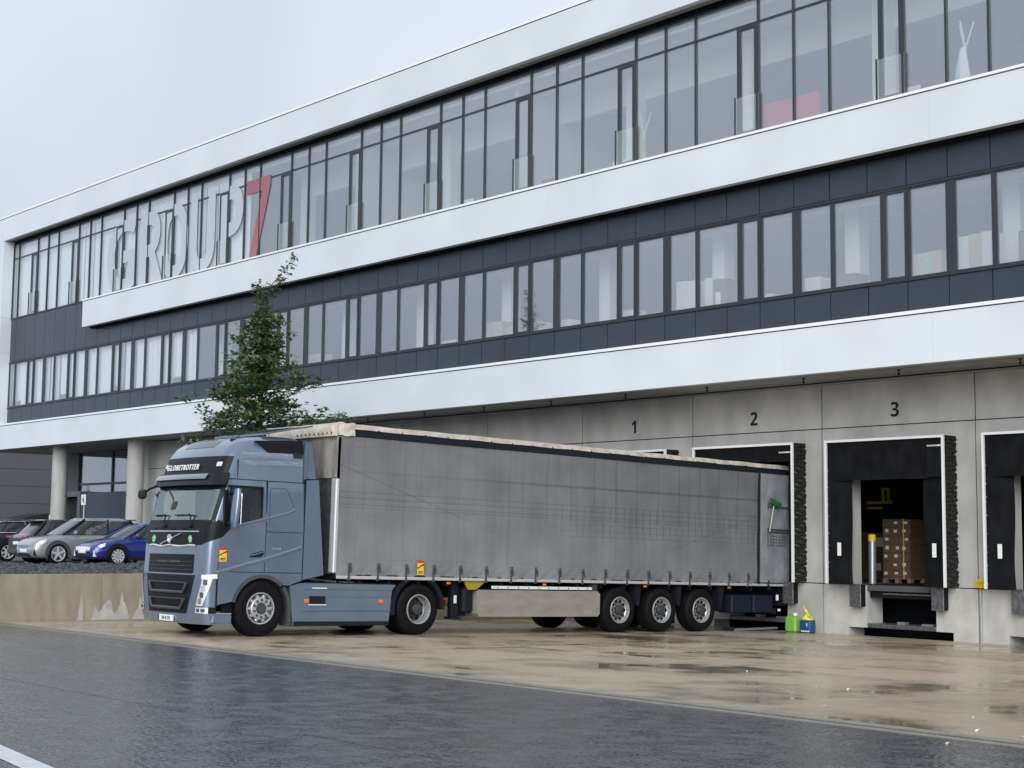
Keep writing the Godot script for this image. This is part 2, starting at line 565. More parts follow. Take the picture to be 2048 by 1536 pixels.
func window(parent: Node, x0: float, x1: float, y0: float, y1: float, g: Array, z0: float, z1: float, gz: float) -> void:
	var m := MB.new()
	ring(m, x0, x1, y0, y1, g[0], g[1], g[2], g[3], z0, z1)
	var w := put("window", m, mats.frame_anthracite, parent)
	var p := MB.new()
	p.quad(Vector3(g[0], g[2], gz), Vector3(g[1], g[2], gz), Vector3(g[1], g[3], gz), Vector3(g[0], g[3], gz), Vector3.BACK)
	put("pane", p, mats.coated_glass, w)
	for k in 2:
		p = MB.new()
		p.quad(Vector3(g[0], g[2], gz - 0.02 - k * 0.012), Vector3(g[1], g[2], gz - 0.02 - k * 0.012), Vector3(g[1], g[3], gz - 0.02 - k * 0.012), Vector3(g[0], g[3], gz - 0.02 - k * 0.012), Vector3.BACK)
		put("inner_pane", p, mats.clear_glass, w)


func build_building() -> void:
	var b := thing("office_building", "long white and anthracite office building over loading docks with two window ribbons", "building")
	const XL := -54.6
	const XR := 14.6
	const ZF := 1.9
	# --- lower white band with its coping, panel by panel
	var x := XL
	var joints := [-52.4, -48.2, -43.95, -39.75, -35.55, -31.3, -27.05, -22.85, -18.6, -14.4, -10.15, -6.1, -2.04, 2.2, 6.4, 10.6, XR]
	for j: float in joints:
		var m := MB.new()
		m.bb(Vector3(x + 0.002, 6.03, 1.70), Vector3(j - 0.002, 7.10, ZF))
		put("white_band_panel", m, mats.band_white, b)
		x = j
	# --- middle white band
	x = -43.70
	for j: float in [-39.75, -35.55, -31.3, -27.05, -22.85, -18.6, -14.4, -10.15, -6.1, -2.04, 2.2, 6.4, 10.6, XR]:
		var m := MB.new()
		m.bb(Vector3(x + 0.0015, 10.90, 1.72), Vector3(j - 0.0015, 11.985, ZF))
		put("white_band_panel", m, mats.band_white, b)
		x = j
	# --- top band
	x = XL
	for j: float in [-49.0, -40.5, -32.0, -23.5, -15.0, -6.5, 4.0, XR]:
		var m := MB.new()
		m.bb(Vector3(x + 0.0015, 15.82, 1.72), Vector3(j - 0.0015, 16.87, ZF))
		put("white_band_panel", m, mats.band_white, b)
		x = j
	var fr := MB.new()
	for s: Array in [[7.12, 10.55], [10.56, 12.2], [12.21, 15.815]]:
		fr.bb(Vector3(XL, s[0], 1.26), Vector3(-52.32, s[1], ZF - 0.002))
	put("white_end_frame", fr, mats.band_white, b)
	var cop := MB.new()
	cop.bb(Vector3(XL, 7.125, 1.36), Vector3(XR, 7.20, ZF + 0.03))
	put("coping", cop, mats.coping_white, b)
	cop = MB.new()
	cop.bb(Vector3(-43.70, 12.008, 1.40), Vector3(XR, 12.07, ZF + 0.03))
	put("coping", cop, mats.coping_white, b)
	cop = MB.new()
	cop.bb(Vector3(XL, 16.895, 1.2), Vector3(XR, 16.98, ZF + 0.02))
	put("coping", cop, mats.coping_white, b)
	var gap := MB.new()
	gap.bb(Vector3(XL + 0.02, 7.09, 1.5), Vector3(XR, 7.126, ZF - 0.02))
	gap.bb(Vector3(-43.68, 11.98, 1.5), Vector3(XR, 12.009, ZF - 0.02))
	gap.bb(Vector3(XL + 0.02, 16.86, 1.4), Vector3(XR, 16.896, ZF - 0.012))
	put("shadow_gap", gap, mats.joint_black, b)
	# --- soffits
	var so := MB.new()
	for k in 4:
		var z0 := -0.02 + k * 0.43
		so.bb(Vector3(-41.0, 6.045 + (k % 2) * 0.012, z0 + 0.008), Vector3(XR, 6.12, z0 + 0.425))
	so.bb(Vector3(XL, 6.05, -3.0), Vector3(-41.0, 6.12, 1.695))
	put("soffit", so, mats.soffit_grey, b)
	so = MB.new()
	so.bb(Vector3(-43.68, 10.925, 1.60), Vector3(XR, 10.97, 1.718))
	so.bb(Vector3(-52.3, 15.87, 1.30), Vector3(XR, 15.92, 1.718))
	put("soffit", so, mats.soffit_grey, b)
	so = MB.new()
	so.bb(Vector3(-52.3, 15.70, 1.20), Vector3(XR, 15.862, 1.40))
	so.bb(Vector3(-43.6, 10.86, 1.40), Vector3(XR, 11.95, 1.60))
	put("shadow_gap", so, mats.joint_black, b)
	for sx: float in [-0.44, -3.46, -6.14, -9.2, -12.1, -15.05, -18.0, -20.9, -23.9, -26.9, -29.9, -33.0]:
		var sp := MB.new()
		sp.lathe(pv([0.0, -0.13, 0.022, -0.125, 0.03, -0.09, 0.012, -0.08, 0.014, -0.03, 0.045, -0.015, 0.045, 0.004]), Vector3(sx, 6.045, 1.13), 1, 8)
		put("sprinkler_head", sp, mats.joint_black, b)
	# --- anthracite panels of the lower storey, one by one
	var lo := MB.new()
	lo.bb(Vector3(-52.32, 7.15, 1.20), Vector3(XR, 8.0, 1.335))
	lo.bb(Vector3(-52.32, 10.09, 1.20), Vector3(XR, 12.12, 1.335))
	put("panel_backing", lo, mats.joint_black, b)
	for k in range(-40, 25):
		var a := -10.41 + k * BAY / 4.0
		var c := a + BAY / 4.0
		if c < -52.2: continue
		a = maxf(a, -52.31)
		c = minf(c, XR)
		if c - a < 0.05: continue
		var m := MB.new()
		m.box(Vector3((a + c) * 0.5, 7.575, 1.37), Vector3(c - a - 0.024, 0.76, 0.06))
		put("facade_panel", m, mats.panel_anthracite, b)
		m = MB.new()
		var top := 12.12 if c < -42.5 else 10.90
		m.box(Vector3((a + c) * 0.5, (10.145 + top) * 0.5, 1.37), Vector3(c - a - 0.024, top - 10.145, 0.06))
		put("facade_panel", m, mats.panel_anthracite, b)
	# --- lower ribbon: four windows to a bay
	var rail := MB.new()
	rail.bb(Vector3(-52.31, 10.075, 1.28), Vector3(XR, 10.125, 1.43))
	rail.bb(Vector3(-52.31, 7.965, 1.28), Vector3(XR, 7.995, 1.44))
	put("window_rail", rail, mats.frame_anthracite, b)
	for k in range(-10, 6):
		var o := -10.32 + k * BAY
		for c: Array in [[0.0, 1.042, 0.114, 0.977], [1.042, 2.46, 1.107, 2.378], [2.46, 3.107, 2.545, 3.026], [3.107, 4.2368, 3.187, 4.090]]:
			var x0 := maxf(o + c[0], -52.31)
			var x1: float = o + c[1]
			if x1 < -52.2 or x0 > XR - 0.5: continue
			window(b, x0, x1, 7.995, 10.075, [maxf(o + c[2], -52.25), o + c[3], 8.06 + (0.03 if c[1] == 3.107 else 0.0), 10.03 - (0.03 if c[1] == 3.107 else 0.0)], 1.33, 1.405 + (0.012 if c[1] == 3.107 else 0.0), 1.385)
	# --- upper ribbon: mullions, transom lights, tall lights and a vent behind a glass balustrade in each bay
	var sill := MB.new()
	sill.bb(Vector3(-52.31, 12.13, 1.26), Vector3(XR, 12.20, 1.43))
	sill.bb(Vector3(-52.31, 15.66, 1.26), Vector3(XR, 15.70, 1.40))
	put("window_rail", sill, mats.frame_anthracite, b)
	for k in range(-10, 6):
		var o := -10.377 + k * BAY
		for c: Array in [[0.0, 1.059], [1.059, 3.137], [3.137, 4.2368]]:
			var x0 := maxf(o + c[0], -52.31)
			var x1: float = o + c[1]
			if x1 < -52.2 or x0 > XR - 0.5: continue
			window(b, x0, x1, 15.0, 15.66, [x0 + 0.026, x1 - 0.026, 15.03, 15.66], 1.34, 1.40, 1.388)
			if c[0] == 1.059:
				var s := o + 2.46
				window(b, x0, s, 12.20, 15.0, [x0 + 0.026, s - 0.02, 12.2, 14.97], 1.34, 1.40, 1.388)
				window(b, s, x1, 12.20, 15.0, [s + 0.12, x1 - 0.13, 12.30, 14.88], 1.34, 1.413, 1.39)
				var g := MB.new()
				g.bb(Vector3(s - 0.02, 12.18, 1.445), Vector3(x1 - 0.022, 13.17, 1.457))
				put("balustrade", g, mats.balustrade_glass, b)
				for px: Array in [[x1 - 0.022, x1 + 0.04], [s - 0.045, s - 0.02]]:
					g = MB.new()
					g.bb(Vector3(px[0], 12.18, 1.425), Vector3(px[1], 13.19, 1.48))
					put("balustrade_post", g, mats.frame_anthracite, b)
			else:
				window(b, x0, x1, 12.20, 15.0, [x0 + 0.026, x1 - 0.026, 12.2, 14.97], 1.34, 1.40, 1.388)
			var mu := MB.new()
			mu.bb(Vector3(x0 - 0.03, 12.15, 1.40), Vector3(x0 + 0.03, 15.70, 1.422))
			put("mullion", mu, mats.frame_anthracite, b)
	# --- big letters on the upper glass
	var lx := [["G", -41.28, 2.55], ["R", -38.67, 1.95], ["O", -36.78, 2.1], ["U", -34.6, 1.87], ["P", -32.5, 1.72]]
	for l: Array in lx:
		letter(l[0], l[1], l[2], mats.letter_white, b)
	letter("7", -30.6, 1.6, mats.letter_red, b)
	# --- inside: slabs, back walls, ceilings, columns
	var sl := MB.new()
	sl.bb(Vector3(XL + 0.3, 6.125, -11), Vector3(XR, 7.30, 1.18))
	sl.bb(Vector3(XL + 0.3, 10.30, -11), Vector3(XR, 11.35, 1.18))
	put("floor_slab", sl, mats.room_floor, b)
	var ce := MB.new()
	ce.bb(Vector3(XL + 0.3, 10.20, -11), Vector3(XR, 10.296, 1.16))
	ce.bb(Vector3(XL + 0.3, 15.50, -11), Vector3(XR, 15.60, 1.16))
	put("room_ceiling", ce, mats.room_ceiling, b)
	ce = MB.new()
	ce.bb(Vector3(-31.0, 14.72, -0.95), Vector3(XR - 0.3, 15.495, -0.75))
	put("bulkhead", ce, mats.room_white, b)
	var bw := MB.new()
	bw.bb(Vector3(XL + 0.3, 7.3, -8.2), Vector3(XR, 10.2, -8.0))
	bw.bb(Vector3(XL + 0.3, 11.35, -6.2), Vector3(XR, 15.5, -6.0))
	for k in 5:
		var wx: float = [-46.0, -34.8, -25.2, -17.0, 3.5][k]
		bw.bb(Vector3(wx, 11.35, -6.0), Vector3(wx + 0.15, 15.5, 0.9))
	bw.bb(Vector3(XL + 0.3, 7.3, -8), Vector3(XL + 0.5, 15.5, 1.1))
	bw.bb(Vector3(XR - 0.2, 7.3, -8), Vector3(XR, 15.5, 1.1))
	put("room_wall", bw, mats.room_wall, b)
	for k in 17:
		var cx := -9.55 + (k - 10) * BAY
		var cm := MB.new()
		cm.box(Vector3(cx, 8.75, 0.1), Vector3(0.42, 2.9, 0.42), 0.02)
		cm.box(Vector3(cx + 0.35, 13.42, -0.6), Vector3(0.42, 4.14, 0.42), 0.02)
		put("room_column", cm, mats.room_white, b)
	for k in 16:
		var lp := MB.new()
		lp.bb(Vector3(-50 + k * BAY, 10.16, -1.3), Vector3(-46.2 + k * BAY, 10.198, -1.15))
		lp.bb(Vector3(-50 + k * BAY, 10.05, 0.55), Vector3(-46.0 + k * BAY, 10.12, 0.72))
		put("ceiling_rail", lp, mats.room_white, b)
	# pale curtains behind the left part of both ribbons
	for k in 26:
		var cx := -52.2 + k * 0.80
		var cu := MB.new()
		cu.surf(func(u: float, w: float) -> Vector3: return Vector3(cx + u * 0.78, lerpf(12.15, 15.45, w), 1.22 + 0.05 * sin(u * 19.0 + k)), 14, 1)
		put("curtain", cu, mats.curtain_white, b)
	for k in 17:
		var cx := -52.2 + k * 1.02
		var cu := MB.new()
		cu.surf(func(u: float, w: float) -> Vector3: return Vector3(cx + u * 1.0, lerpf(7.9 if k % 5 else 8.3, 10.15, w), 1.22 + 0.04 * sin(u * 17.0 + k)), 14, 1)
		put("curtain", cu, mats.curtain_white, b)
	# roof, ends and rear
	var rf := MB.new()
	rf.bb(Vector3(XL + 0.02, 15.62, -24), Vector3(XR, 16.88, 1.195))
	rf.bb(Vector3(XL + 0.02, 6.13, -24), Vector3(XL + 0.28, 15.61, 1.25))
	rf.bb(Vector3(XL + 0.3, 1.0, -24), Vector3(XR, 15.6, -23.8))
	rf.bb(Vector3(XR + 0.002, 0.0, -24), Vector3(XR + 0.2, 16.88, 1.19))
	put("roof", rf, mats.soffit_grey, b)
	build_entrance(b)


func letter(s: String, cx: float, w: float, m: Material, b: Node) -> void:
	var f := SystemFont.new()
	f.font_names = PackedStringArray(["Droid Sans"])
	f.font_weight = 700
	var t := TextMesh.new()
	t.font = f; t.text = s; t.font_size = 96; t.pixel_size = 0.01; t.depth = 0.008; t.curve_step = 1.0
	var bb := t.get_aabb()
	var o := MeshInstance3D.new()
	o.name = uniq(b, "letter")
	o.mesh = t
	o.material_override = m
	var kx := w / bb.size.x
	var ky := (2.86 if s == "7" else 2.96) / bb.size.y
	var c := bb.position + bb.size * 0.5
	o.transform = Transform3D(Basis.from_scale(Vector3(kx, ky, 1)), Vector3(cx - c.x * kx, 13.68 - c.y * ky, 1.4065))
	b.add_child(o, true)


func build_entrance(b: Node) -> void:
	# round columns
	for cx: float in [-47.25, -40.15]:
		var m := MB.new()
		m.lathe(pv([0.34, 0.0, 0.34, 4.91]), Vector3(cx, PARK, 1.0), 1, 32)
		put("column", m, mats.column_concrete, b)
	# glazing behind the columns, dark corner wall, portal
	for c: Array in [[-51.72, -48.35], [-48.35, -44.9], [-44.9, -42.0]]:
		window(b, c[0], c[1], 4.55, 6.05, [c[0] + 0.05, c[1] - 0.05, 4.60, 6.0], -2.12, -2.0, -2.06)
		window(b, c[0], c[1], 1.2, 4.55, [c[0] + 0.05, c[1] - 0.05, 1.3, 4.50], -2.12, -2.0, -2.06)
	var w := MB.new()
	w.bb(Vector3(-53.4, PARK, -6.0), Vector3(-51.74, 6.045, -1.96))
	put("corner_wall", w, mats.far_cladding, b)
	w = MB.new()
	w.bb(Vector3(-54.3, PARK, -8.2), Vector3(-41.0, 6.045, -8.0))
	w.bb(Vector3(-53.4, 1.0, -8.0), Vector3(-41.0, 1.16, -2.1))
	put("lobby_wall", w, mats.room_wall, b)
	w = MB.new()
	w.bb(Vector3(-42.0, 1.0, -2.4), Vector3(-41.1, 6.045, -0.26))
	put("side_wall", w, mats.wall_concrete, b)
	var p := MB.new()
	ring(p, -51.1, -48.3, PARK, 4.13, -50.62, -48.62, PARK + 0.02, 3.9, -1.9, -0.5)
	put("door_portal", p, mats.steel_grey, b)
	p = MB.new()
	p.bb(Vector3(-48.28, PARK, -1.9), Vector3(-43.6, 4.06, -0.52))
	put("dark_wall", p, mats.panel_anthracite, b)
	p = MB.new()
	ring(p, -50.6, -48.64, PARK + 0.03, 3.88, -49.9, -48.75, PARK + 0.12, 3.2, -1.2, -1.1)
	p.bb(Vector3(-49.9, 3.2, -1.19), Vector3(-48.75, 3.26, -1.11))
	var d := put("door", p, mats.frame_anthracite, b)
	var g := MB.new()
	g.quad(Vector3(-49.9, 1.26, -1.15), Vector3(-48.75, 1.26, -1.15), Vector3(-48.75, 3.86, -1.15), Vector3(-49.9, 3.86, -1.15), Vector3.BACK)
	put("pane", g, mats.coated_glass, d)
	for hx: float in [-49.45, -49.2]:
		var h := MB.new()
		h.tube(PackedVector3Array([Vector3(hx, 1.9, -1.0), Vector3(hx, 3.05, -1.0)]), 0.03, 8)
		put("handle", h, mats.galvanised, d)
	var il := MB.new()
	for lx: float in [-47.2, -45.9]: il.bb(Vector3(lx, 5.9, -4.0), Vector3(lx + 0.5, 5.96, -3.8))
	put("lobby_fitting", il, mats.room_white, b)


func build_docks() -> void:
	var b := get_node("office_building")
	var x00 := -19.2013
	# precast wall: three rows of panels to a bay, the door bays with an opening and a leveller pit
	for k in range(-6, 9):
		var a := maxf(x00 + k * BAY, -41.05) + 0.012
		var c := x00 + (k + 1) * BAY - 0.012
		if c < -41.0: continue
		c = minf(c, 14.58)
		var mid := x00 + (k + 0.5) * BAY
		var up := MB.new()
		up.box(Vector3((a + c) * 0.5, 5.448, -0.125), Vector3(c - a, 1.052, 0.25), 0.008)
		put("concrete_panel", up, mats.wall_concrete, b)
		var m := MB.new()
		var lo := MB.new()
		if k >= 1 and k <= 4:
			var l := mid - 1.18
			var r := mid + 1.18
			m.bb(Vector3(a, 1.195, -0.25), Vector3(l, 4.90, 0.0))
			m.bb(Vector3(r, 1.195, -0.25), Vector3(c, 4.90, 0.0))
			m.bb(Vector3(l, 4.35, -0.25), Vector3(r, 4.90, 0.0))
			var pl := mid - 0.85
			var pr := mid + 1.03
			lo.bb(Vector3(a, 0.19, -0.6), Vector3(pl, 1.17, 0.004))
			lo.bb(Vector3(pr, 0.19, -0.6), Vector3(c, 1.17, 0.004))
			lo.bb(Vector3(a, -0.4, -0.6), Vector3(mid - 1.38, 0.19, 0.004))
			lo.bb(Vector3(mid + 1.47, -0.4, -0.6), Vector3(c, 0.19, 0.004))
			lo.bb(Vector3(mid - 1.38, -0.4, -0.6), Vector3(mid + 1.47, -0.045, 0.004))
		else:
			m.bb(Vector3(a, 1.195, -0.25), Vector3(c, 4.90, 0.0))
			lo.bb(Vector3(a, -0.4, -0.25), Vector3(c, 1.17, 0.004))
		put("concrete_panel", m, mats.wall_concrete, b)
		put("concrete_panel", lo, mats.pale_concrete if k >= 3 else mats.wall_concrete, b)
	var jb := MB.new()
	for k in range(-5, 8):
		var jx := x00 + k * BAY
		jb.bb(Vector3(jx - 0.03, -0.3, -0.24), Vector3(jx + 0.03, 6.0, -0.02))
	jb.bb(Vector3(-41.0, 4.88, -0.24), Vector3(14.58, 4.94, -0.02))
	put("panel_joint", jb, mats.joint_black, b)
	var st := MB.new()
	st.bb(Vector3(-41.04, 5.972, 0.002), Vector3(14.58, 6.012, 0.07))
	put("flashing", st, mats.galvanised, b)
	# the hall behind the doors
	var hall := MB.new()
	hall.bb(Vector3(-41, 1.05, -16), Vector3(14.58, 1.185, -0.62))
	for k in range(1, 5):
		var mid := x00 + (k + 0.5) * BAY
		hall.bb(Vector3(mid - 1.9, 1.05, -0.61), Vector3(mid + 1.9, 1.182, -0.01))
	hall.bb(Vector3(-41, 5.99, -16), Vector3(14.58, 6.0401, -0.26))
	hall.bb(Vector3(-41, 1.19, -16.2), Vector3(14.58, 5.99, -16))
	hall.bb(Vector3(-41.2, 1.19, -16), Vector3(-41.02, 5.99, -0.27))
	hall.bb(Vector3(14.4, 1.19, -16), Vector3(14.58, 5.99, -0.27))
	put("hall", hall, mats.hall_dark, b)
	var pit := MB.new()
	pit.bb(Vector3(-30, -0.4, -1.4), Vector3(14.58, 1.04, -1.3))
	put("pit_wall", pit, mats.joint_black, b)
	for k in 3:
		text_number(str(k + 1), [-12.88, -8.629, -4.373][k], b)
	var where := ["behind the trailer roof, under the number 1", "around the rear of the parked trailer", "of the open door under the number 3", "at the right edge, right of the yellow box"]
	for k in 4:
		dock_seal(x00 + (k + 1.5) * BAY, where[k], k == 1)
		var mid := x00 + (k + 1.5) * BAY
		dock_gear(mid, ["one", "two", "three", "four"][k])


func text_number(s: String, cx: float, b: Node) -> void:
	text_part("door_number", s, 0.345, 1.0, 0.006, mats.number_black, b, Transform3D(Basis.IDENTITY, Vector3(cx, 5.275, 0.004)))


func dock_seal(c: float, where: String, taken: bool) -> void:
	var t := thing("dock_shelter", "black dock shelter with white frame edge " + where, "dock shelter", Vector3(c, 1.2, 0.0), Basis.IDENTITY, "dock shelters along the loading wall")
	const HW := 1.64
	const ZD := 0.54
	const HT := 3.38
	var m := MB.new()
	m.bb(Vector3(-HW, 0, ZD - 0.05), Vector3(-HW + 0.055, HT, ZD))
	m.bb(Vector3(HW - 0.055, 0, ZD - 0.05), Vector3(HW, HT, ZD))
	m.bb(Vector3(-HW + 0.055, HT - 0.055, ZD - 0.05), Vector3(HW - 0.055, HT, ZD))
	put("frame", m, mats.alu_white, t)
	var bottom := 2.42 if not taken else 2.93
	m = MB.new()
	m.surf(func(u: float, w: float) -> Vector3: return Vector3(lerpf(-1.585, 1.585, u), lerpf(bottom, 3.325, w), ZD - 0.05 + 0.012 * sin(u * 9.0 + c) * (1.0 - w) - 0.05 * (1.0 - w)), 24, 6)
	if not taken:
		m.surf(func(u: float, w: float) -> Vector3: return Vector3(lerpf(1.18, 1.57, u), lerpf(bottom + 0.03, 3.15, w), ZD - 0.03 + 0.01 * (1.0 - w)), 2, 2)
	put("head_curtain", m, mats.seal_black, t)
	m = MB.new()
	m.bb(Vector3(1.2, 3.13, ZD - 0.045), Vector3(1.57, 3.165, ZD - 0.015))
	put("slit_strip", m, mats.roof_cream, t)
	for s: float in [-1.0, 1.0]:
		var inner := 0.98
		if taken: inner = 1.36 if s > 0 else 1.50
		m = MB.new()
		m.surf(func(u: float, w: float) -> Vector3: return Vector3(s * lerpf(inner + 0.03 * (1.0 - w) * sin(w * 6.0), 1.585, u), lerpf(0.0, bottom + 0.06, w), ZD - 0.09 - 0.10 * (1.0 - u) + 0.008 * sin(w * 7.0 + c)), 8, 12)
		put("side_flap", m, mats.seal_black, t)
		if not taken:
			m = MB.new()
			m.box(Vector3(s * 1.30, 0.81, ZD - 0.095), Vector3(0.105, 0.31, 0.012), 0.003)
			put("marker", m, mats.label_white, t)
		m = MB.new()
		for q in 34:
			var y0 := 3.36 * q / 34.0
			m.surf(func(u: float, w: float) -> Vector3:
				var fold := sin(PI * u) * (0.030 + 0.012 * sin(q * 2.3 + w * 5.0 + c))
				return Vector3(s * (HW - 0.035 + fold), y0 + u * 3.36 / 34.0 + 0.022 * sin(w * 6.0 + q * 1.7), lerpf(0.005, ZD - 0.05, w)), 4, 6)
		put("pleated_side", m, mats.seal_pleat, t)
	m = MB.new()
	m.bb(Vector3(-HW + 0.02, HT - 0.03, 0.005), Vector3(HW - 0.02, HT - 0.006, ZD - 0.051))
	put("top_cover", m, mats.seal_black, t)


func dock_gear(mid: float, no: String) -> void:
	var side := "under door %s" % no
	if no == "four": side = "at the right edge"
	elif no == "two": side = "behind the trailer rear"
	var lv := thing("dock_leveller", "black dock leveller with steel sill in its pit %s" % side, "dock leveller", Vector3(mid + 0.09, 1.19, -0.02), Basis.IDENTITY, "dock levellers in the loading wall")
	var m := MB.new()
	m.bb(Vector3(-0.93, -0.06, -2.4), Vector3(0.93, 0.012, 0.0), 0.006)
	m.bb(Vector3(-0.9, -0.30, -0.10), Vector3(0.9, -0.07, -0.05))
	put("deck", m, mats.joint_black, lv)
	m = MB.new()
	m.bb(Vector3(-0.52, -0.22, -0.045), Vector3(0.78, -0.185, -0.02))
	put("rod", m, mats.steel_grey, lv)
	m = MB.new()
	m.bb(Vector3(-0.94, -1.0, -0.6), Vector3(0.94, -0.90, 0.03), 0.01)
	put("sill", m, mats.steel_grey, lv)
	m = MB.new()
	m.bb(Vector3(-0.2, -0.90, -0.25), Vector3(0.02, -0.84, -0.1))
	m.bb(Vector3(0.45, -0.90, -0.3), Vector3(0.75, -0.86, -0.12))
	put("cylinder_mount", m, mats.galvanised, lv)
	for s: float in [-1.0, 1.0]:
		var bx := thing("dock_bumper", "grey steel dock bumper, %s side, %s" % ["left" if s < 0 else "right", side], "bumper", Vector3(mid + 0.09 + s * 1.12, 0.93, 0.0), Basis.IDENTITY, "dock bumpers")
		m = MB.new()
		m.bb(Vector3(-0.15, -0.25, 0.006), Vector3(0.15, 0.25, 0.20), 0.015)
		put("rubber_block", m, mats.rubber, bx)
		m = MB.new()
		m.bb(Vector3(-0.16, -0.26, 0.201), Vector3(0.16, 0.265, 0.225), 0.006)
		m.bb(Vector3(-0.166, 0.255, 0.006), Vector3(0.166, 0.27, 0.2))
		put("steel_plate", m, mats.steel_grey, bx)
	if no == "three":
		stack_of_cartons()
		var bo := thing("bollard", "grey steel bollard with a yellow cap inside the open door", "bollard", Vector3(-5.57, 1.19, -0.7))
		m = MB.new()
		m.lathe(pv([0.0, 0.0, 0.09, 0.0, 0.09, 1.06, 0.0, 1.06]), Vector3.ZERO, 1, 20)
		put("post", m, mats.galvanised, bo)
		m = MB.new()
		m.lathe(pv([0.094, 1.02, 0.094, 1.15, 0.07, 1.18, 0.0, 1.185]), Vector3.ZERO, 1, 20)
		put("cap", m, mats.yellow, bo)
		var yb := thing("barrier_arm", "yellow steel arm hanging in the dark above the pallet inside the open door", "barrier", Vector3(-7.3, 3.3, -3.4))
		m = MB.new()
		m.bb(Vector3(-0.35, -0.12, -0.03), Vector3(0.42, -0.05, 0.03))
		m.bb(Vector3(-0.35, -0.25, -0.03), Vector3(0.1, -0.2, 0.03))
		m.bb(Vector3(0.1, -0.12, -0.03), Vector3(0.16, 0.3, 0.03))
		m.bb(Vector3(0.27, -0.12, -0.03), Vector3(0.33, 0.25, 0.03))
		m.bb(Vector3(0.1, 0.24, -0.035), Vector3(0.33, 0.3, 0.035))
		put("arm", m, mats.yellow, yb)


func carton(w: float, h: float, d: float, m: Material, at: Vector3, label: String, group: String, labels := 1) -> void:
	var t := thing("carton", label, "box", at, Basis.IDENTITY, group)
	var b := MB.new()
	b.box(Vector3(0, h * 0.5, 0), Vector3(w, h, d), 0.006)
	put("body", b, m, t)
	for k in labels:
		b = MB.new()
		var lx := rng.randf_range(-0.22, 0.12) * w
		b.bb(Vector3(lx - 0.14 * w, h * rng.randf_range(0.36, 0.46), d * 0.5 + 0.001), Vector3(lx + 0.22 * w, h * rng.randf_range(0.70, 0.84), d * 0.5 + 0.003))
		put("label", b, mats.label_white, t)


func stack_of_cartons() -> void:
	var p := thing("pallet", "wooden pallet under the brown cartons inside the open door", "pallet", Vector3(-5.80, 1.186, -2.6))
	for k in 5:
		var m := MB.new()
		m.bb(Vector3(-0.4, 0.10, -0.6 + k * 0.25), Vector3(0.4, 0.122, -0.6 + k * 0.25 + 0.19))
		put("board", m, mats.wood, p)
	for sx: float in [-0.36, 0.0, 0.36]:
		for sz: float in [-0.53, 0.0, 0.53]:
			var m := MB.new()
			m.bb(Vector3(sx - 0.05, 0.0, sz - 0.07), Vector3(sx + 0.05, 0.099, sz + 0.07))
			put("block", m, mats.wood, p)
	var rows := ["lowest", "second", "third", "fourth", "fifth", "sixth", "topmost"]
	for r in 7:
		for k in 3:
			carton(0.262, 0.203, 0.39, mats.cardboard, Vector3(-6.07 + k * 0.268, 1.310 + r * 0.207, -2.2 + rng.randf_range(-0.012, 0.006)), "brown carton with white label, %s row, %s on the pallet front" % [rows[r], ["left", "middle", "right"][k]], "cartons on the pallet inside the open door", 0 if (r * 3 + k) % 5 == 3 else 1)
		for k in 2:
			carton(0.79, 0.203, 0.395, mats.cardboard, Vector3(-5.80, 1.310 + r * 0.207, -2.6 - k * 0.4), "long brown carton, %s row, %s behind the pallet front" % [rows[r], ["directly", "last"][k]], "cartons on the pallet inside the open door", 0)
	var band := MB.new()
	band.bb(Vector3(-5.59, 1.31, -2.0), Vector3(-5.57, 2.765, -1.988))
	tag(put("strap", band, mats.bag_yellow), "yellow plastic strap over the front of the pallet cartons", "strap")
	# darker pallet loads deeper in the hall
	for k in 3:
		for r in 2:
			carton(0.95, 0.62, 1.0, mats.cardboard, Vector3(-8.9 + k * 1.15, 1.19 + r * 0.63, -4.4), "large brown carton deep in the hall, %s, %s of three columns" % [["lower", "upper"][r], ["left", "middle", "right"][k]], "large cartons deep in the hall")


func tilted(called: String, label: String, cat: String, x: float, z: float) -> Node3D:
	return thing(called, label, cat, Vector3(x, gy(z), z), Basis(Vector3.RIGHT, -atan(SL)))


func mz(z0: float) -> MB:
	var m := MB.new()
	m.xf = Transform3D(Basis.IDENTITY, Vector3(0, 0, -z0))
	return m


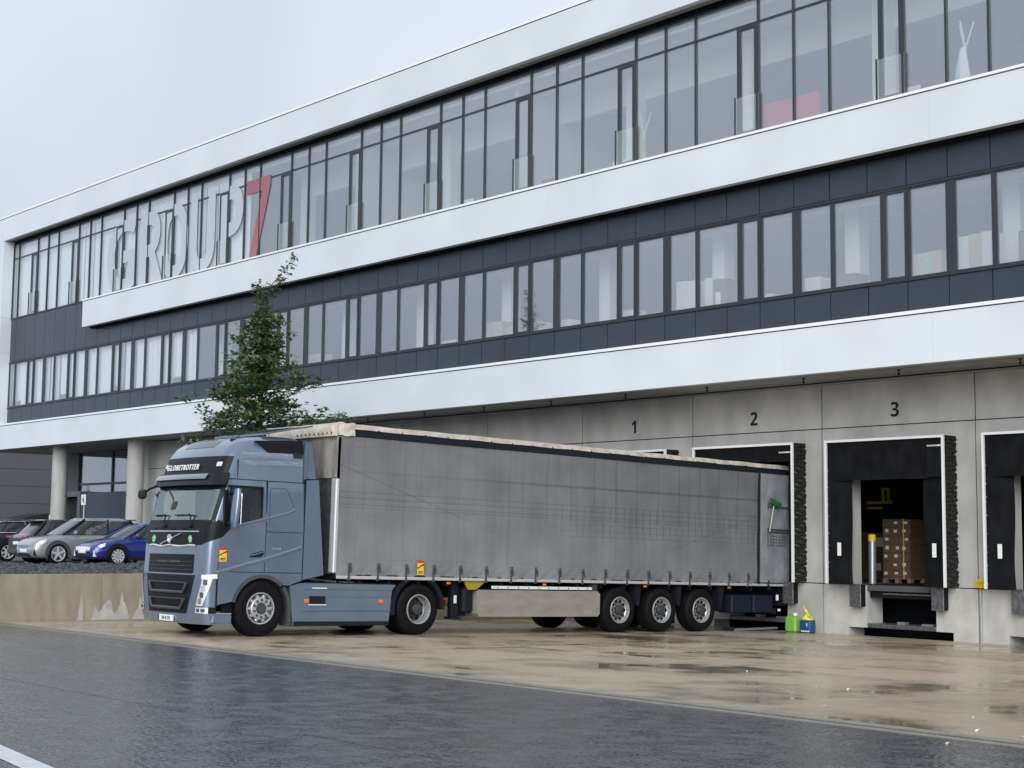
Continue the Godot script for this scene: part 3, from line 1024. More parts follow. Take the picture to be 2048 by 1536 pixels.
func curtain_texture() -> ImageTexture:
	var w := 2048
	var h := 512
	var n1 := seamless(101, w, h, 0.005, 5)
	var n2 := seamless(103, w, h, 0.025, 4, 1.0)
	var n3 := seamless(107, w, h, 0.3, 2)
	var a := PackedByteArray(); a.resize(w * h * 3)
	var cols := PackedFloat32Array(); cols.resize(w)
	for x in w: cols[x] = 1.0 + rng.randf_range(-0.05, 0.05)
	var i := 0
	for y in h:
		var rowk := 1.0 + rng.randf_range(-0.035, 0.035)
		var hh := 3.80 - y * 2.68 / h                    # height on the trailer
		for x in w:
			var z := 13.45 - x * 12.25 / w               # place along it, front first
			var k := 1.0 + (n1[y * w + x] / 255.0 - 0.5) * 0.24 + (n3[y * w + x] / 255.0 - 0.5) * 0.10
			k *= 1.0 + (n2[(y / 12) * w + x] / 255.0 - 0.5) * 0.15      # rain streaks
			k *= cols[x] * rowk
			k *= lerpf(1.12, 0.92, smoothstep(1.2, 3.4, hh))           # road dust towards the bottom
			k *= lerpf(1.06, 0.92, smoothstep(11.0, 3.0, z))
			var seam := fposmod(z - 0.29, 1.365)
			if absf(seam - 0.68) < 0.012: k *= 0.90
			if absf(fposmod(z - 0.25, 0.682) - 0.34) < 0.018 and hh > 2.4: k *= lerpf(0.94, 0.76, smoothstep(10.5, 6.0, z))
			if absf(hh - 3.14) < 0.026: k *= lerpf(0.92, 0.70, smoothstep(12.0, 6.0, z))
			for b: float in [2.74, 2.62, 2.50, 2.44]:
				if absf(hh - b) < 0.014: k *= 0.84
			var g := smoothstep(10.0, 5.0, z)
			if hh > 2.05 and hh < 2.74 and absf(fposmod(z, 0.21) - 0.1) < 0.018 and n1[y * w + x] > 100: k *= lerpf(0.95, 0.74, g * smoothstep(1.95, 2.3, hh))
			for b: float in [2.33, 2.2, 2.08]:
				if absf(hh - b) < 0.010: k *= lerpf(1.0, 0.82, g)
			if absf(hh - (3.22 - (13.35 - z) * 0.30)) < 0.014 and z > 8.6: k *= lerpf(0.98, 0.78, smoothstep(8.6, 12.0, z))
			if absf(hh - (1.95 + (3.9 - z) * 0.30)) < 0.014 and z < 4.2: k *= 0.84
			if absf(hh - 1.455) < 0.010: k *= 0.86 if n2[y * w + x] > 110 else 1.02
			if hh < 1.30 and absf(fposmod(hh, 0.085) - 0.04) < 0.008: k *= 0.88
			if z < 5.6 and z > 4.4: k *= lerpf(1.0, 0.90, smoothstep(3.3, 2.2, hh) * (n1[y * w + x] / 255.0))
			a[i] = int(clampf(pow(0.186 * k, 0.4545), 0, 1) * 255)
			a[i + 1] = int(clampf(pow(0.187 * k, 0.4545), 0, 1) * 255)
			a[i + 2] = int(clampf(pow(0.195 * k, 0.4545), 0, 1) * 255)
			if z > 12.75 and z < 13.15 and absf(hh - 3.66) < 0.02 and (x / 6) % 3 != 0:    # faded tarp-maker lettering in the corner
				a[i] += 26
			i += 3
	return ImageTexture.create_from_image(Image.create_from_data(w, h, false, Image.FORMAT_RGB8, a))


func wheel(called: String, parent: Node, x: float, h: float, z: float, s: float, r: float, w: float, style: int, z0: float) -> void:
	# s: +1 outer face towards +x; style 0 steer, 1 drive (deep dish, twin), 2 trailer
	var t := mz(z0)
	var c := Vector3(x, h, z)
	var rr := 0.292
	var tw := w
	t.lathe(pv([rr, 0, rr + 0.03, s * 0.012, r - 0.10, s * 0.022, r - 0.035, s * 0.004, r - 0.006, -s * 0.035, r, -s * 0.06, r, -s * (tw - 0.06), r - 0.03, -s * (tw - 0.01), rr, -s * tw]), c, 0, 40)
	for k in 3: t.lathe(pv([r + 0.002, -s * (0.09 + k * 0.07), r + 0.002, -s * (0.135 + k * 0.07)]), c, 0, 40)
	if style == 1:
		t.lathe(pv([rr, -s * 0.36, r - 0.09, -s * 0.35, r - 0.01, -s * 0.39, r, -s * 0.42, r, -s * 0.62, rr, -s * 0.66]), c, 0, 32)
	var wh := put(called, t, mats.tyre, parent)
	var m := mz(z0)
	if style == 0:
		m.lathe(pv([0.30, -s * 0.01, 0.285, s * 0.018, 0.268, s * 0.012, 0.258, -s * 0.05, 0.25, -s * 0.09]), c, 0, 36)
		m.lathe(pv([0.20, -s * 0.08, 0.205, s * 0.012, 0.19, s * 0.028, 0.11, s * 0.034, 0.10, s * 0.02]), c, 0, 36)
		m.lathe(pv([0.25, -s * 0.09, 0.20, -s * 0.08]), c, 0, 36)
		for k in 10:
			var a := TAU * (k + 0.5) / 10
			m.xf = Transform3D(Basis.IDENTITY, Vector3(0, 0, -z0)) * Transform3D(Basis.IDENTITY, c) * Transform3D(Basis(Vector3.RIGHT, a), Vector3.ZERO)
			m.box(Vector3(-s * 0.03, 0.222, 0), Vector3(0.08, 0.05, 0.055), 0.008)
		put("rim", m, mats.rim_silver, wh)
		m = mz(z0)
		m.lathe(pv([0.10, s * 0.02, 0.092, s * 0.05, 0.0, s * 0.056]), c, 0, 28)
		put("hub_cap", m, mats.rim_dark, wh)
		m = mz(z0)
		m.lathe(pv([0.268, -s * 0.045, 0.2, -s * 0.045]), c, 0, 28)
		put("disc", m, mats.rim_dark, wh)
		m = mz(z0)
		for k in 10:
			var a := TAU * k / 10
			m.lathe(pv([0.021, s * 0.025, 0.021, s * 0.055, 0.0, s * 0.058]), c + Vector3(0, 0.155 * cos(a), 0.155 * sin(a)), 0, 7)
		put("wheel_nuts", m, mats.rim_dark, wh)
	else:
		var dp := 0.15 if style == 1 else 0.06
		m.lathe(pv([0.30, -s * 0.01, 0.287, s * 0.02, 0.27, s * 0.016, 0.262, -s * 0.04, 0.255, -s * dp, 0.235, -s * (dp + 0.02)]), c, 0, 36)
		put("rim", m, mats.rim_silver, wh)
		m = mz(z0)
		var hole := 10 if style == 2 else 8
		m.lathe(pv([0.235, -s * (dp + 0.02), 0.225, -s * (dp + 0.015), 0.10, -s * (dp - 0.0), 0.0, -s * dp]), c, 0, 36)
		put("disc", m, mats.rim_dark if style == 1 else mats.wheel_disc, wh)
		m = mz(z0)
		for k in hole:
			var a := TAU * (k + 0.5) / hole
			m.lathe(pv([0.034, -s * (dp - 0.002), 0.034, -s * (dp - 0.012), 0.0, -s * (dp - 0.012)]), c + Vector3(0, 0.195 * cos(a), 0.195 * sin(a)), 0, 10)
		put("hand_holes", m, mats.joint_black, wh)
		m = mz(z0)
		m.lathe(pv([0.115, -s * dp, 0.11, s * (0.01 - dp * 0.3), 0.10, s * (0.03 - dp * 0.3), 0.06, s * (0.035 - dp * 0.3), 0.055, s * (0.05 - dp * 0.3), 0.0, s * (0.052 - dp * 0.3)]), c, 0, 24)
		for k in 10:
			var a := TAU * k / 10
			m.lathe(pv([0.017, -s * dp, 0.017, -s * (dp - 0.045), 0.0, -s * (dp - 0.048)]), c + Vector3(0, 0.155 * cos(a), 0.155 * sin(a)), 0, 6)
		put("hub", m, mats.rim_dark, wh)


func build_trailer() -> void:
	var z0 := 6.0
	var t := tilted("trailer", "long grey curtain-sided trailer with cream roof edge backed into the second dock", "trailer", -8.82, z0)
	const HX := 1.275
	var m := mz(z0)
	# curtains
	var cm := mat("curtain", Color.WHITE, 0.55, 0.0)
	cm.albedo_texture = curtain_texture()
	cm.metallic_specular = 0.35
	for s: float in [1.0, -1.0]:
		m = mz(z0)
		m.surf(func(u: float, w: float) -> Vector3:
			var z := 13.45 - u * 12.25
			var h := 1.12 + w * 2.68
			var bulge := 0.014 * sin(z * 4.6) * sin(PI * w) + 0.018 * sin(z * 1.9 + 1.0) * sin(PI * w) + 0.008 * sin(h * 5.0 + z)
			var hem := (0.014 * sin(z * 9.2) + 0.009 * sin(z * 21.0 + h * 30.0)) * (1.0 - smoothstep(0.0, 0.13, w))
			return Vector3(s * (HX - 0.012 + bulge + hem), h, z), 160, 36)
		put("side_curtain", m, cm, t)
	# head bulkhead, corner posts, front tarp
	m = mz(z0)
	m.bb(Vector3(-1.16, 1.16, 13.42), Vector3(1.10, 3.0, 13.47))
	put("front_wall", m, mats.steel_grey, t)
	for s: float in [-1.0, 1.0]:
		m = mz(z0)
		m.bb(Vector3(s * 1.08, 1.18, 13.43), Vector3(s * 1.262, 2.98, 13.52), 0.02)
		for k in 14: m.lathe(pv([0.008, 0.0, 0.006, 0.006, 0.0, 0.007]), Vector3(s * 1.235, 1.3 + k * 0.12, 13.52), 2, 6)
		put("corner_post", m, mats.post_alu, t)
	m = mz(z0)
	m.surf(func(u: float, w: float) -> Vector3: return Vector3(lerpf(-1.265, 1.262, u), lerpf(2.99, 3.82, w), 13.50 + 0.02 * sin(u * 40.0) * (1.0 - w * 0.5)), 60, 6)
	put("front_tarp", m, mats.tarp_front, t)
	# roof
	m = mz(z0)
	m.surf(func(u: float, w: float) -> Vector3: return Vector3(lerpf(-1.27, 1.27, w), 4.025 + 0.012 * sin(PI * w) + 0.006 * sin(u * 70.0), lerpf(13.5, 0.02, u)), 70, 6)
	put("roof_sheet", m, mats.roof_cream, t)
	m = mz(z0)
	m.bb(Vector3(-HX + 0.02, 3.80, 0.03), Vector3(-HX + 0.12, 3.93, 13.46))
	m.bb(Vector3(HX - 0.12, 3.80, 0.03), Vector3(HX - 0.02, 3.93, 13.46))
	m.bb(Vector3(HX - 0.07, 3.805, 0.03), Vector3(HX + 0.008, 3.925, 13.38), 0.006)
	m.bb(Vector3(-HX - 0.008, 3.805, 0.03), Vector3(-HX + 0.07, 3.925, 13.38), 0.006)
	put("roof_rail", m, mats.chassis, t)
	m = mz(z0)
	for s: float in [1.0, -1.0]:
		m.surf(func(u: float, w: float) -> Vector3: return Vector3(s * (HX + 0.012 + 0.006 * sin(u * 90.0) + 0.004 * sin(u * 37.0)), lerpf(3.938, 4.035, w) + 0.004 * sin(u * 60.0), lerpf(13.2, 0.05, u)), 90, 2)
		# the tarp folded round the front corner
		m.surf(func(u: float, w: float) -> Vector3:
			var a := u * 1.5
			return Vector3(s * (HX + 0.02 + 0.012 * sin(w * 9.0 + u * 5.0) - maxf(0.0, a - 1.0) * 0.3), lerpf(3.80, 4.05, w) + 0.012 * sin(u * 11.0), 13.16 + a * 0.29), 10, 6)
	put("roof_edge", m, mats.roof_cream, t)
	m = mz(z0)
	m.surf(func(u: float, w: float) -> Vector3: return Vector3(lerpf(-1.27, 1.27, u), lerpf(3.79, 4.04, w), 13.56 + 0.012 * sin(u * 23.0)), 40, 3)
	put("front_flap", m, mats.roof_cream, t)
	m = mz(z0)
	for k in 9: m.lathe(pv([0.022, 0.0, 0.0, 0.004]), Vector3(1.1 - k * 0.15, 3.85, 13.575), 2, 8)
	for k in 22: m.lathe(pv([0.017, 0.0, 0.0, 0.004]), Vector3(HX + 0.021, 3.945, 12.6 - k * 0.575), 0, 8)
	put("eyelets", m, mats.chassis, t)
	# floor, side rave, straps
	m = mz(z0)
	m.bb(Vector3(-HX + 0.02, 1.07, 0.03), Vector3(HX - 0.02, 1.16, 13.44))
	put("floor", m, mats.chassis, t)
	m = mz(z0)
	for s: float in [-1.0, 1.0]: m.bb(Vector3(s * (HX - 0.03), 1.075, 0.03), Vector3(s * (HX + 0.006), 1.135, 13.44), 0.008)
	put("side_rave", m, mats.rave_alu, t)
	for k in 18:
		var z := 13.17 - k * 0.682
		if z < 1.3: continue
		m = mz(z0)
		m.bb(Vector3(HX + 0.006, 1.10, z - 0.020), Vector3(HX + 0.014, 1.33, z + 0.020))
		m.box(Vector3(HX + 0.024, 1.345, z), Vector3(0.034, 0.085, 0.06), 0.008)
		m.bb(Vector3(HX + 0.015, 1.2, z - 0.05), Vector3(HX + 0.03, 1.31, z - 0.028))
		m.bb(Vector3(HX - 0.01, 1.05, z - 0.03), Vector3(HX + 0.018, 1.105, z + 0.03))
		put("curtain_strap", m, mats.trim_grey, t)
	# opened rear door folded against the side, with its bars and net
	m = mz(z0)
	for q in 5: m.bb(Vector3(HX - 0.02, 1.165, 0.06 + q * 0.216), Vector3(HX + 0.028 + 0.003 * (q % 2), 3.80, 0.06 + q * 0.216 + 0.214))
	put("rear_door", m, mats.door_alu, t)
	m = mz(z0)
	m.bb(Vector3(HX - 0.03, 1.12, 1.14), Vector3(HX + 0.02, 3.81, 1.21), 0.01)
	m.bb(Vector3(HX + 0.026, 1.12, 0.0), Vector3(HX + 0.05, 3.81, 0.055), 0.006)
	put("rear_post", m, mats.chassis, t)
	m = mz(z0)
	for y: float in [3.0, 2.45, 2.39]:
		m.tube(PackedVector3Array([Vector3(HX + 0.055, y, 0.06), Vector3(HX + 0.055, y, 0.9)]), 0.016, 8)
	for y: Array in [[2.93, 3.08], [2.0, 2.48]]:
		m.tube(PackedVector3Array([Vector3(HX + 0.05, y[0], 0.885), Vector3(HX + 0.05, y[1], 0.9)]), 0.012, 6)
	for k in 6: m.tube(PackedVector3Array([Vector3(HX + 0.045, 2.38, 0.2 + k * 0.12), Vector3(HX + 0.045, 2.05 + 0.04 * sin(k * 2.0), 0.22 + k * 0.11)]), 0.004, 4)
	for k in 4: m.tube(PackedVector3Array([Vector3(HX + 0.047, 2.30 - k * 0.075, 0.17), Vector3(HX + 0.047, 2.27 - k * 0.07, 0.5), Vector3(HX + 0.047, 2.30 - k * 0.075, 0.8)]), 0.005, 4)
	put("door_rack", m, mats.trim_grey, t)
	m = mz(z0)
	m.tube(PackedVector3Array([Vector3(HX + 0.04, 1.08, 0.86), Vector3(HX + 0.05, 1.22, 0.84)]), 0.02, 6)
	m.bb(Vector3(HX + 0.03, 1.0, 0.82), Vector3(HX + 0.06, 1.1, 0.88))
	put("door_hook", m, mats.chassis, t)
	# chassis, legs, boxes
	m = mz(z0)
	for s: float in [-0.55, 0.55]: m.bb(Vector3(s - 0.07, 0.72, 0.3), Vector3(s + 0.07, 1.07, 10.8))
	for s: float in [-0.55, 0.55]: m.bb(Vector3(s - 0.07, 0.93, 10.8), Vector3(s + 0.07, 1.07, 13.3))
	for k in 18: m.bb(Vector3(-1.2, 0.96, 0.6 + k * 0.72), Vector3(1.2, 1.07, 0.64 + k * 0.72))
	for k in 3: m.tube(PackedVector3Array([Vector3(-1.0, 0.5, 5.85 - k * 1.335), Vector3(1.0, 0.5, 5.85 - k * 1.335)]), 0.07, 10)
	m.bb(Vector3(-1.15, 0.40, 0.36), Vector3(1.15, 0.54, 0.48))
	for s: float in [-0.5, 0.5]: m.bb(Vector3(s - 0.05, 0.5, 0.36), Vector3(s + 0.05, 1.0, 0.5))
	m.bb(Vector3(-1.25, 0.60, 0.05), Vector3(1.25, 1.06, 0.14))
	put("chassis", m, mats.chassis, t)
	m = mz(z0)
	for s: float in [-1.0, 1.0]:
		m.bb(Vector3(s * 0.92, 0.35, 10.28), Vector3(s * 1.06, 1.05, 10.46), 0.01)
		m.bb(Vector3(s * 0.945, 0.33, 10.31), Vector3(s * 1.035, 0.36, 10.43))
		m.bb(Vector3(s * 0.85, 0.30, 10.24), Vector3(s * 1.12, 0.345, 10.50), 0.015)
	m.bb(Vector3(-1.0, 0.55, 10.34), Vector3(1.0, 0.61, 10.40))
	m.bb(Vector3(0.6, 0.42, 9.95), Vector3(1.15, 0.95, 10.22), 0.05)
	put("landing_legs", m, mats.chassis, t)
	m = mz(z0)
	m.bb(Vector3(1.061, 0.62, 10.34), Vector3(1.066, 0.78, 10.41))
	put("leg_label", m, mats.label_white, t)
	m = mz(z0)
	m.prism(pv([10.29, 1.07, 9.72, 1.07, 9.98, 0.90, 10.18, 0.90]), 0, 1.20, 1.24)
	put("wedge_holder", m, mats.wedge_yellow, t)
	m = mz(z0)
	m.prism(pv([6.47, 0.42, 6.53, 0.355, 9.88, 0.355, 9.94, 0.42, 9.94, 0.86, 9.90, 0.90, 6.55, 0.90, 6.47, 0.84]), 0, 0.70, 1.262)
	put("pallet_box", m, mats.box_beige, t)
	m = mz(z0)
	m.bb(Vector3(1.20, 0.925, 6.7), Vector3(1.245, 0.985, 9.54), 0.004)
	put("side_guard", m, mats.alu_white, t)
	m = mz(z0)
	for k in 10: m.lathe(pv([0.016, 0.0, 0.0, 0.003]), Vector3(1.246, 0.955, 9.4 - k * 0.285), 0, 8)
	put("guard_holes", m, mats.chassis, t)
	for s: float in [-1.0, 1.0]:
		for k in 4:
			var z: float = [6.56, 5.2, 3.86, 2.44][k]
			m = mz(z0)
			m.prism(pv([z - 0.08, 1.05, z + 0.09, 1.05, z + 0.06, 0.62, z + 0.01, 0.58, z - 0.03, 0.62]) if k != 3 else pv([z - 0.12, 1.05, z + 0.10, 1.05, z + 0.04, 0.6, z + 0.02, 0.5, z - 0.02, 0.5]), 0, s * 0.92, s * 1.19)
			put("mudguard", m, mats.trim_grey if k == 0 else mats.chassis, t)
		for k in 3: wheel("wheel", t, s * 1.255, 0.495, 5.85 - k * 1.335, s, 0.495, 0.385, 2, z0)
	m = mz(z0)
	m.box(Vector3(1.0, 0.645, 1.72), Vector3(0.46, 0.43, 0.72), 0.03)
	m.box(Vector3(1.0, 0.645, 0.93), Vector3(0.46, 0.43, 0.72), 0.03)
	for k in 4:
		m.bb(Vector3(1.231, 0.47, 1.42 + k * 0.19), Vector3(1.238, 0.83, 1.45 + k * 0.19))
	put("storage_box", m, mats.chassis_blue, t)
	for z: float in [10.7, 8.1, 5.05, 2.2]:
		m = mz(z0)
		m.box(Vector3(1.245, 1.025, z), Vector3(0.02, 0.045, 0.10), 0.008)
		put("side_marker", m, mats.lamp_orange, t)
	m = mz(z0)
	m.box(Vector3(1.22, 0.80, 0.40), Vector3(0.06, 0.14, 0.05), 0.01)
	m.box(Vector3(1.24, 0.5, 0.35), Vector3(0.04, 0.06, 0.09), 0.01)
	put("rear_lamp", m, mats.label_white, t)
	m = mz(z0)
	m.bb(Vector3(0.9, 0.35, 10.05), Vector3(1.0, 0.8, 10.2))
	put("air_tank", m, mats.chassis_blue, t)
	blind_spot_sticker(t, Transform3D(Basis(Vector3.UP, PI / 2), Vector3(HX + 0.028, 1.32, 11.47 - z0)), 0.18, 0.28)


func blind_spot_sticker(parent: Node, xf: Transform3D, w: float, h: float) -> void:
	var m := MB.new(); m.xf = xf
	m.bb(Vector3(-w / 2, -h / 2, 0), Vector3(w / 2, h / 2, 0.002), 0.0)
	var st := put("blind_spot_sign", m, mats.sticker_yellow, parent)
	m = MB.new(); m.xf = xf
	m.bb(Vector3(-w / 2, h * 0.34, 0.0022), Vector3(w / 2, h / 2, 0.003))
	m.bb(Vector3(-w / 2, -h / 2, 0.0022), Vector3(-w * 0.45, h * 0.34, 0.003))
	m.bb(Vector3(w * 0.45, -h / 2, 0.0022), Vector3(w / 2, h * 0.34, 0.003))
	put("red_border", m, mats.sticker_red, st)
	m = MB.new(); m.xf = xf
	m.prism(pv([-w * 0.44, 0.0, w * 0.1, h * 0.18, w * 0.44, h * 0.3, w * 0.44, h * 0.16, w * 0.05, h * 0.08, -w * 0.44, -h * 0.10]), 2, 0.0024, 0.0032)
	for k in 2: m.bb(Vector3(-w * 0.32, -h * (0.30 + k * 0.1), 0.0024), Vector3(w * 0.32, -h * (0.24 + k * 0.1), 0.0032))
	put("black_print", m, mats.ink, st)


const CAB_W := [0.2, 1.235, 0.5, 1.25, 2.0, 1.25, 2.72, 1.215, 2.84, 1.205, 3.25, 1.18, 3.45, 1.135, 3.56, 1.07, 3.64, 0.96, 3.70, 0.80, 3.74, 0.55]
const CAB_F := [0.2, 16.24, 0.4, 16.30, 1.1, 16.30, 1.6, 16.285, 1.9, 16.265, 2.07, 16.23, 2.72, 16.05, 2.84, 16.03, 2.95, 16.02, 3.25, 15.93, 3.45, 15.80, 3.56, 15.66, 3.64, 15.40, 3.70, 15.0, 3.74, 14.6]


func table(t: Array, h: float) -> float:
	for k in range(2, t.size(), 2):
		if h <= t[k]: return lerpf(t[k - 1], t[k + 1], clampf((h - t[k - 2]) / (t[k] - t[k - 2]), 0, 1))
	return t[t.size() - 1]


func cab(h: float, p: float, d := 0.0) -> Vector3:      # a point of the cab skin: h above the ground, p along the girth from the middle of the front
	var w := table(CAB_W, h)
	var f := table(CAB_F, h)
	var r := minf(0.24, w * 0.4)
	var bow := 0.07
	var s := signf(p)
	var q := absf(p)
	var fl := w - r
	if q <= fl: return Vector3(p, h, f - bow * (q / fl) * (q / fl) + d)
	var a := (q - fl) / r
	if a <= PI / 2: return Vector3(s * (fl + (r + d) * sin(a)), h, f - bow - r + (r + d) * cos(a))
	return Vector3(s * (w + d), h, f - bow - r - (q - fl - r * PI / 2))


func cab_side(h: float) -> float:        # girth at which the flat side starts
	var w := table(CAB_W, h)
	var r := minf(0.24, w * 0.4)
	return w - r + r * PI / 2


func side_z(h: float) -> float:
	return table(CAB_F, h) - 0.07 - minf(0.24, table(CAB_W, h) * 0.4)


func skin(m: MB, h0: Variant, h1: Variant, p0: Variant, p1: Variant, d: float, nu: int, nv: int) -> void:
	# a patch of the cab skin; bounds are numbers or callables (p bounds of the height share, h bounds of the girth)
	m.surf(func(u: float, w: float) -> Vector3:
		var a: float = p0.call(w) if p0 is Callable else p0
		var b: float = p1.call(w) if p1 is Callable else p1
		var p := lerpf(a, b, u)
		var lo: float = h0.call(p) if h0 is Callable else h0
		var hi: float = h1.call(p) if h1 is Callable else h1
		return cab(lerpf(lo, hi, w), p, d), nu, nv)


func build_truck() -> void:
	var z0 := 13.5
	var t := tilted("truck", "grey-blue articulated truck tractor with high sleeper cab coupled to the grey trailer", "truck", -8.82, z0)
	var hb := func(z: float) -> float: return lerpf(2.15, 1.95, clampf((z - 15.10) / 0.72, 0, 1))
	# --- painted skin
	var m := mz(z0)
	skin(m, 0.22, 0.40, -1.62, 1.62, 0.0, 60, 5)
	skin(m, 0.40, 1.10, -1.37, 1.37, 0.0, 60, 6)
	skin(m, 1.10, 2.07, -1.385, 1.385, 0.0, 60, 10)
	for s: float in [-1.0, 1.0]:
		m.surf(func(u: float, w: float) -> Vector3:
			var h := lerpf(2.07, 2.72, w)
			return cab(h, s * lerpf(1.215, cab_side(h), u)), 6, 6)
		m.surf(func(u: float, w: float) -> Vector3: return Vector3(s * table(CAB_W, lerpf(1.16, 2.84, w)), lerpf(1.16, 2.84, w), lerpf(14.2, 15.10, u)), 4, 12)
		m.surf(func(u: float, w: float) -> Vector3:
			var z := lerpf(15.10, side_z(1.5), u)
			var h := lerpf(1.16, hb.call(z), w)
			return Vector3(s * table(CAB_W, h), h, z), 6, 8)
		m.surf(func(u: float, w: float) -> Vector3:
			var h := lerpf(2.73, 2.84, w)
			return Vector3(s * table(CAB_W, h), h, lerpf(15.10, side_z(h), u)), 4, 2)
	skin(m, 2.72, 2.84, -1.4, 1.4, 0.0, 40, 2)
	# roof: rings up to the crown
	var hs := [2.84, 2.95, 3.1, 3.25, 3.36, 3.45, 3.51, 3.56, 3.60, 3.64, 3.67, 3.70, 3.72, 3.74]
	var rings := []
	for h: float in hs:
		var ring_ := PackedVector3Array()
		var ps := cab_side(h)
		var zr := side_z(h) - 14.22
		for k in 41: ring_.append(cab(h, lerpf(-ps - zr, -ps, k / 40.0)))
		for k in range(1, 60): ring_.append(cab(h, lerpf(-ps, ps, k / 60.0)))
		for k in 41: ring_.append(cab(h, lerpf(ps, ps + zr, k / 40.0)))
		rings.append(ring_)
	m.loft(rings)
	m.bb(Vector3(-1.2, 1.05, 14.17), Vector3(1.2, 3.5, 14.215))
	put("cab_body", m, mats.truck_blue, t)
	# --- lower side: fender with the wheel arch, trim
	for s: float in [-1.0, 1.0]:
		m = mz(z0)
		var pts := [16.03, 1.17, 16.03, 0.56]
		pts.append_array([15.655, 0.64])
		pts.append_array(arc(15.06, 0.50, 0.605, 14.0, 132.0, 18))
		pts.append_array([14.50, 0.93, 14.21, 1.03, 14.21, 1.17])
		m.prism(pv(pts), 0, s * 1.20, s * 1.253)
		put("fender", m, mats.truck_blue, t)
		m = mz(z0)
		var a1 := arc(15.06, 0.50, 0.63, 12.0, 134.0, 18)
		var a2 := arc(15.06, 0.50, 0.565, 134.0, 12.0, 18)
		a1.append_array(a2)
		m.prism(pv(a1), 0, s * 1.10, s * 1.268)
		var b1 := arc(15.06, 0.50, 0.655, 140.0, 180.0, 8)
		b1.append_array(arc(15.06, 0.50, 0.585, 180.0, 140.0, 8))
		m.prism(pv(b1), 0, s * 1.06, s * 1.235)
		m.bb(Vector3(s * 1.06, 0.20, 14.40), Vector3(s * 1.235, 0.5, 14.47))
		put("arch_trim", m, mats.trim_grey, t)
		# step below the door
		m = mz(z0)
		m.bb(Vector3(s * 1.0, 0.24, 15.65), Vector3(s * 1.245, 0.40, 16.05), 0.02)
		m.bb(Vector3(s * 1.0, 0.40, 15.80), Vector3(s * 1.10, 0.60, 16.05))
		put("step", m, mats.truck_blue, t)
		m = mz(z0)
		m.bb(Vector3(s * 1.10, 0.405, 15.66), Vector3(s * 1.235, 0.43, 16.04))
		put("step_edge", m, mats.galvanised, t)
		# air deflectors behind the cab
		m = mz(z0)
		m.prism(pv([14.19, 2.90, 13.91, 2.92, 13.72, 1.14, 14.19, 1.04]), 0, s * 1.20, s * 1.245)
		put("side_deflector", m, mats.truck_blue, t)
		m = mz(z0)
		m.prism(pv([14.19, 2.935, 13.93, 2.935, 14.06, 3.62, 14.19, 3.62]), 0, s * 1.10, s * 1.17)
		put("roof_fin", m, mats.truck_blue, t)
		m = mz(z0)
		m.prism(pv([15.25, 3.575, 14.26, 3.64, 14.22, 3.40, 15.0, 3.37]), 0, s * 1.02, s * 1.165)
		var vent := put("roof_vent", m, mats.truck_black, t)
		m = mz(z0)
		for k in 4: m.prism(pv([14.28, 3.43 + k * 0.05, 14.96 + k * 0.05, 3.40 + k * 0.05, 14.97 + k * 0.05, 3.415 + k * 0.05, 14.28, 3.445 + k * 0.05]), 0, s * 1.163, s * 1.168)
		put("vent_mesh", m, mats.chassis, vent)
		# creases and seams
		m = mz(z0)
		for cr: Array in [[[1.135, 16.04], [1.27, 15.55], [1.405, 15.02], [1.64, 14.24], [0.045, 0.020]], [[1.96, 15.78], [2.14, 15.04], [2.27, 14.55], [2.335, 14.40], [0.028, 0.014]]]:
			var rg := []
			for q in 4:
				var e: Array = cr[q]
				var x0 := table(CAB_W, e[0]) - 0.004
				rg.append(PackedVector3Array([Vector3(s * x0, e[0] + cr[4][0], e[1]), Vector3(s * (x0 + cr[4][1]), e[0], e[1]), Vector3(s * x0, e[0] - cr[4][0] * 1.6, e[1])]))
			m.loft(rg, false)
		put("crease", m, mats.truck_blue, t)
		m = mz(z0)
		m.bb(Vector3(s * 1.2, 1.17, 15.015), Vector3(s * 1.2525, 2.1, 15.027))
		m.bb(Vector3(s * 1.2, 2.1, 15.015), Vector3(s * 1.238, 2.84, 15.027))
		m.bb(Vector3(s * 1.18, 2.835, 14.2), Vector3(s * 1.209, 2.85, 15.95))
		m.bb(Vector3(s * 1.2, 1.05, 14.19), Vector3(s * 1.252, 2.92, 14.21))
		m.bb(Vector3(s * 1.2, 1.905, 14.22), Vector3(s * 1.2525, 1.915, 15.015))
		m.bb(Vector3(s * 1.2, 1.16, 14.22), Vector3(s * 1.2545, 1.172, 15.9))
		for e: Array in [[14.95, 1.99, 14.95, 2.70], [14.95, 2.70, 14.62, 2.72], [14.62, 2.72, 14.56, 2.66], [14.56, 2.66, 14.42, 2.38]]:
			m.tube(PackedVector3Array([Vector3(s * (table(CAB_W, e[1]) + 0.001), e[1], e[0]), Vector3(s * (table(CAB_W, e[3]) + 0.001), e[3], e[2])]), 0.004, 5)
		m.bb(Vector3(s * 1.18, 2.85, 15.64), Vector3(s * 1.206, 3.2, 15.652))
		put("seam", m, mats.chassis, t)
		# side window and black quarter
		m = mz(z0)
		m.surf(func(u: float, w: float) -> Vector3:
			var z := lerpf(15.10, 15.84, u)
			var h := lerpf(hb.call(z), 2.73, w)
			return Vector3(s * (table(CAB_W, h) - 0.008), h, z), 4, 4)
		put("side_window", m, mats.tinted_glass, t)
		m = mz(z0)
		m.surf(func(u: float, w: float) -> Vector3:
			var h := lerpf(1.95, 2.73, w)
			return Vector3(s * (table(CAB_W, h) + 0.001), h, lerpf(15.80, side_z(h), u)), 4, 8)
		m.bb(Vector3(s * 1.2, 2.70, 15.12), Vector3(s * 1.226, 2.725, 15.82))
		m.bb(Vector3(s * 1.2, 2.12, 15.10), Vector3(s * 1.235, 2.72, 15.125))
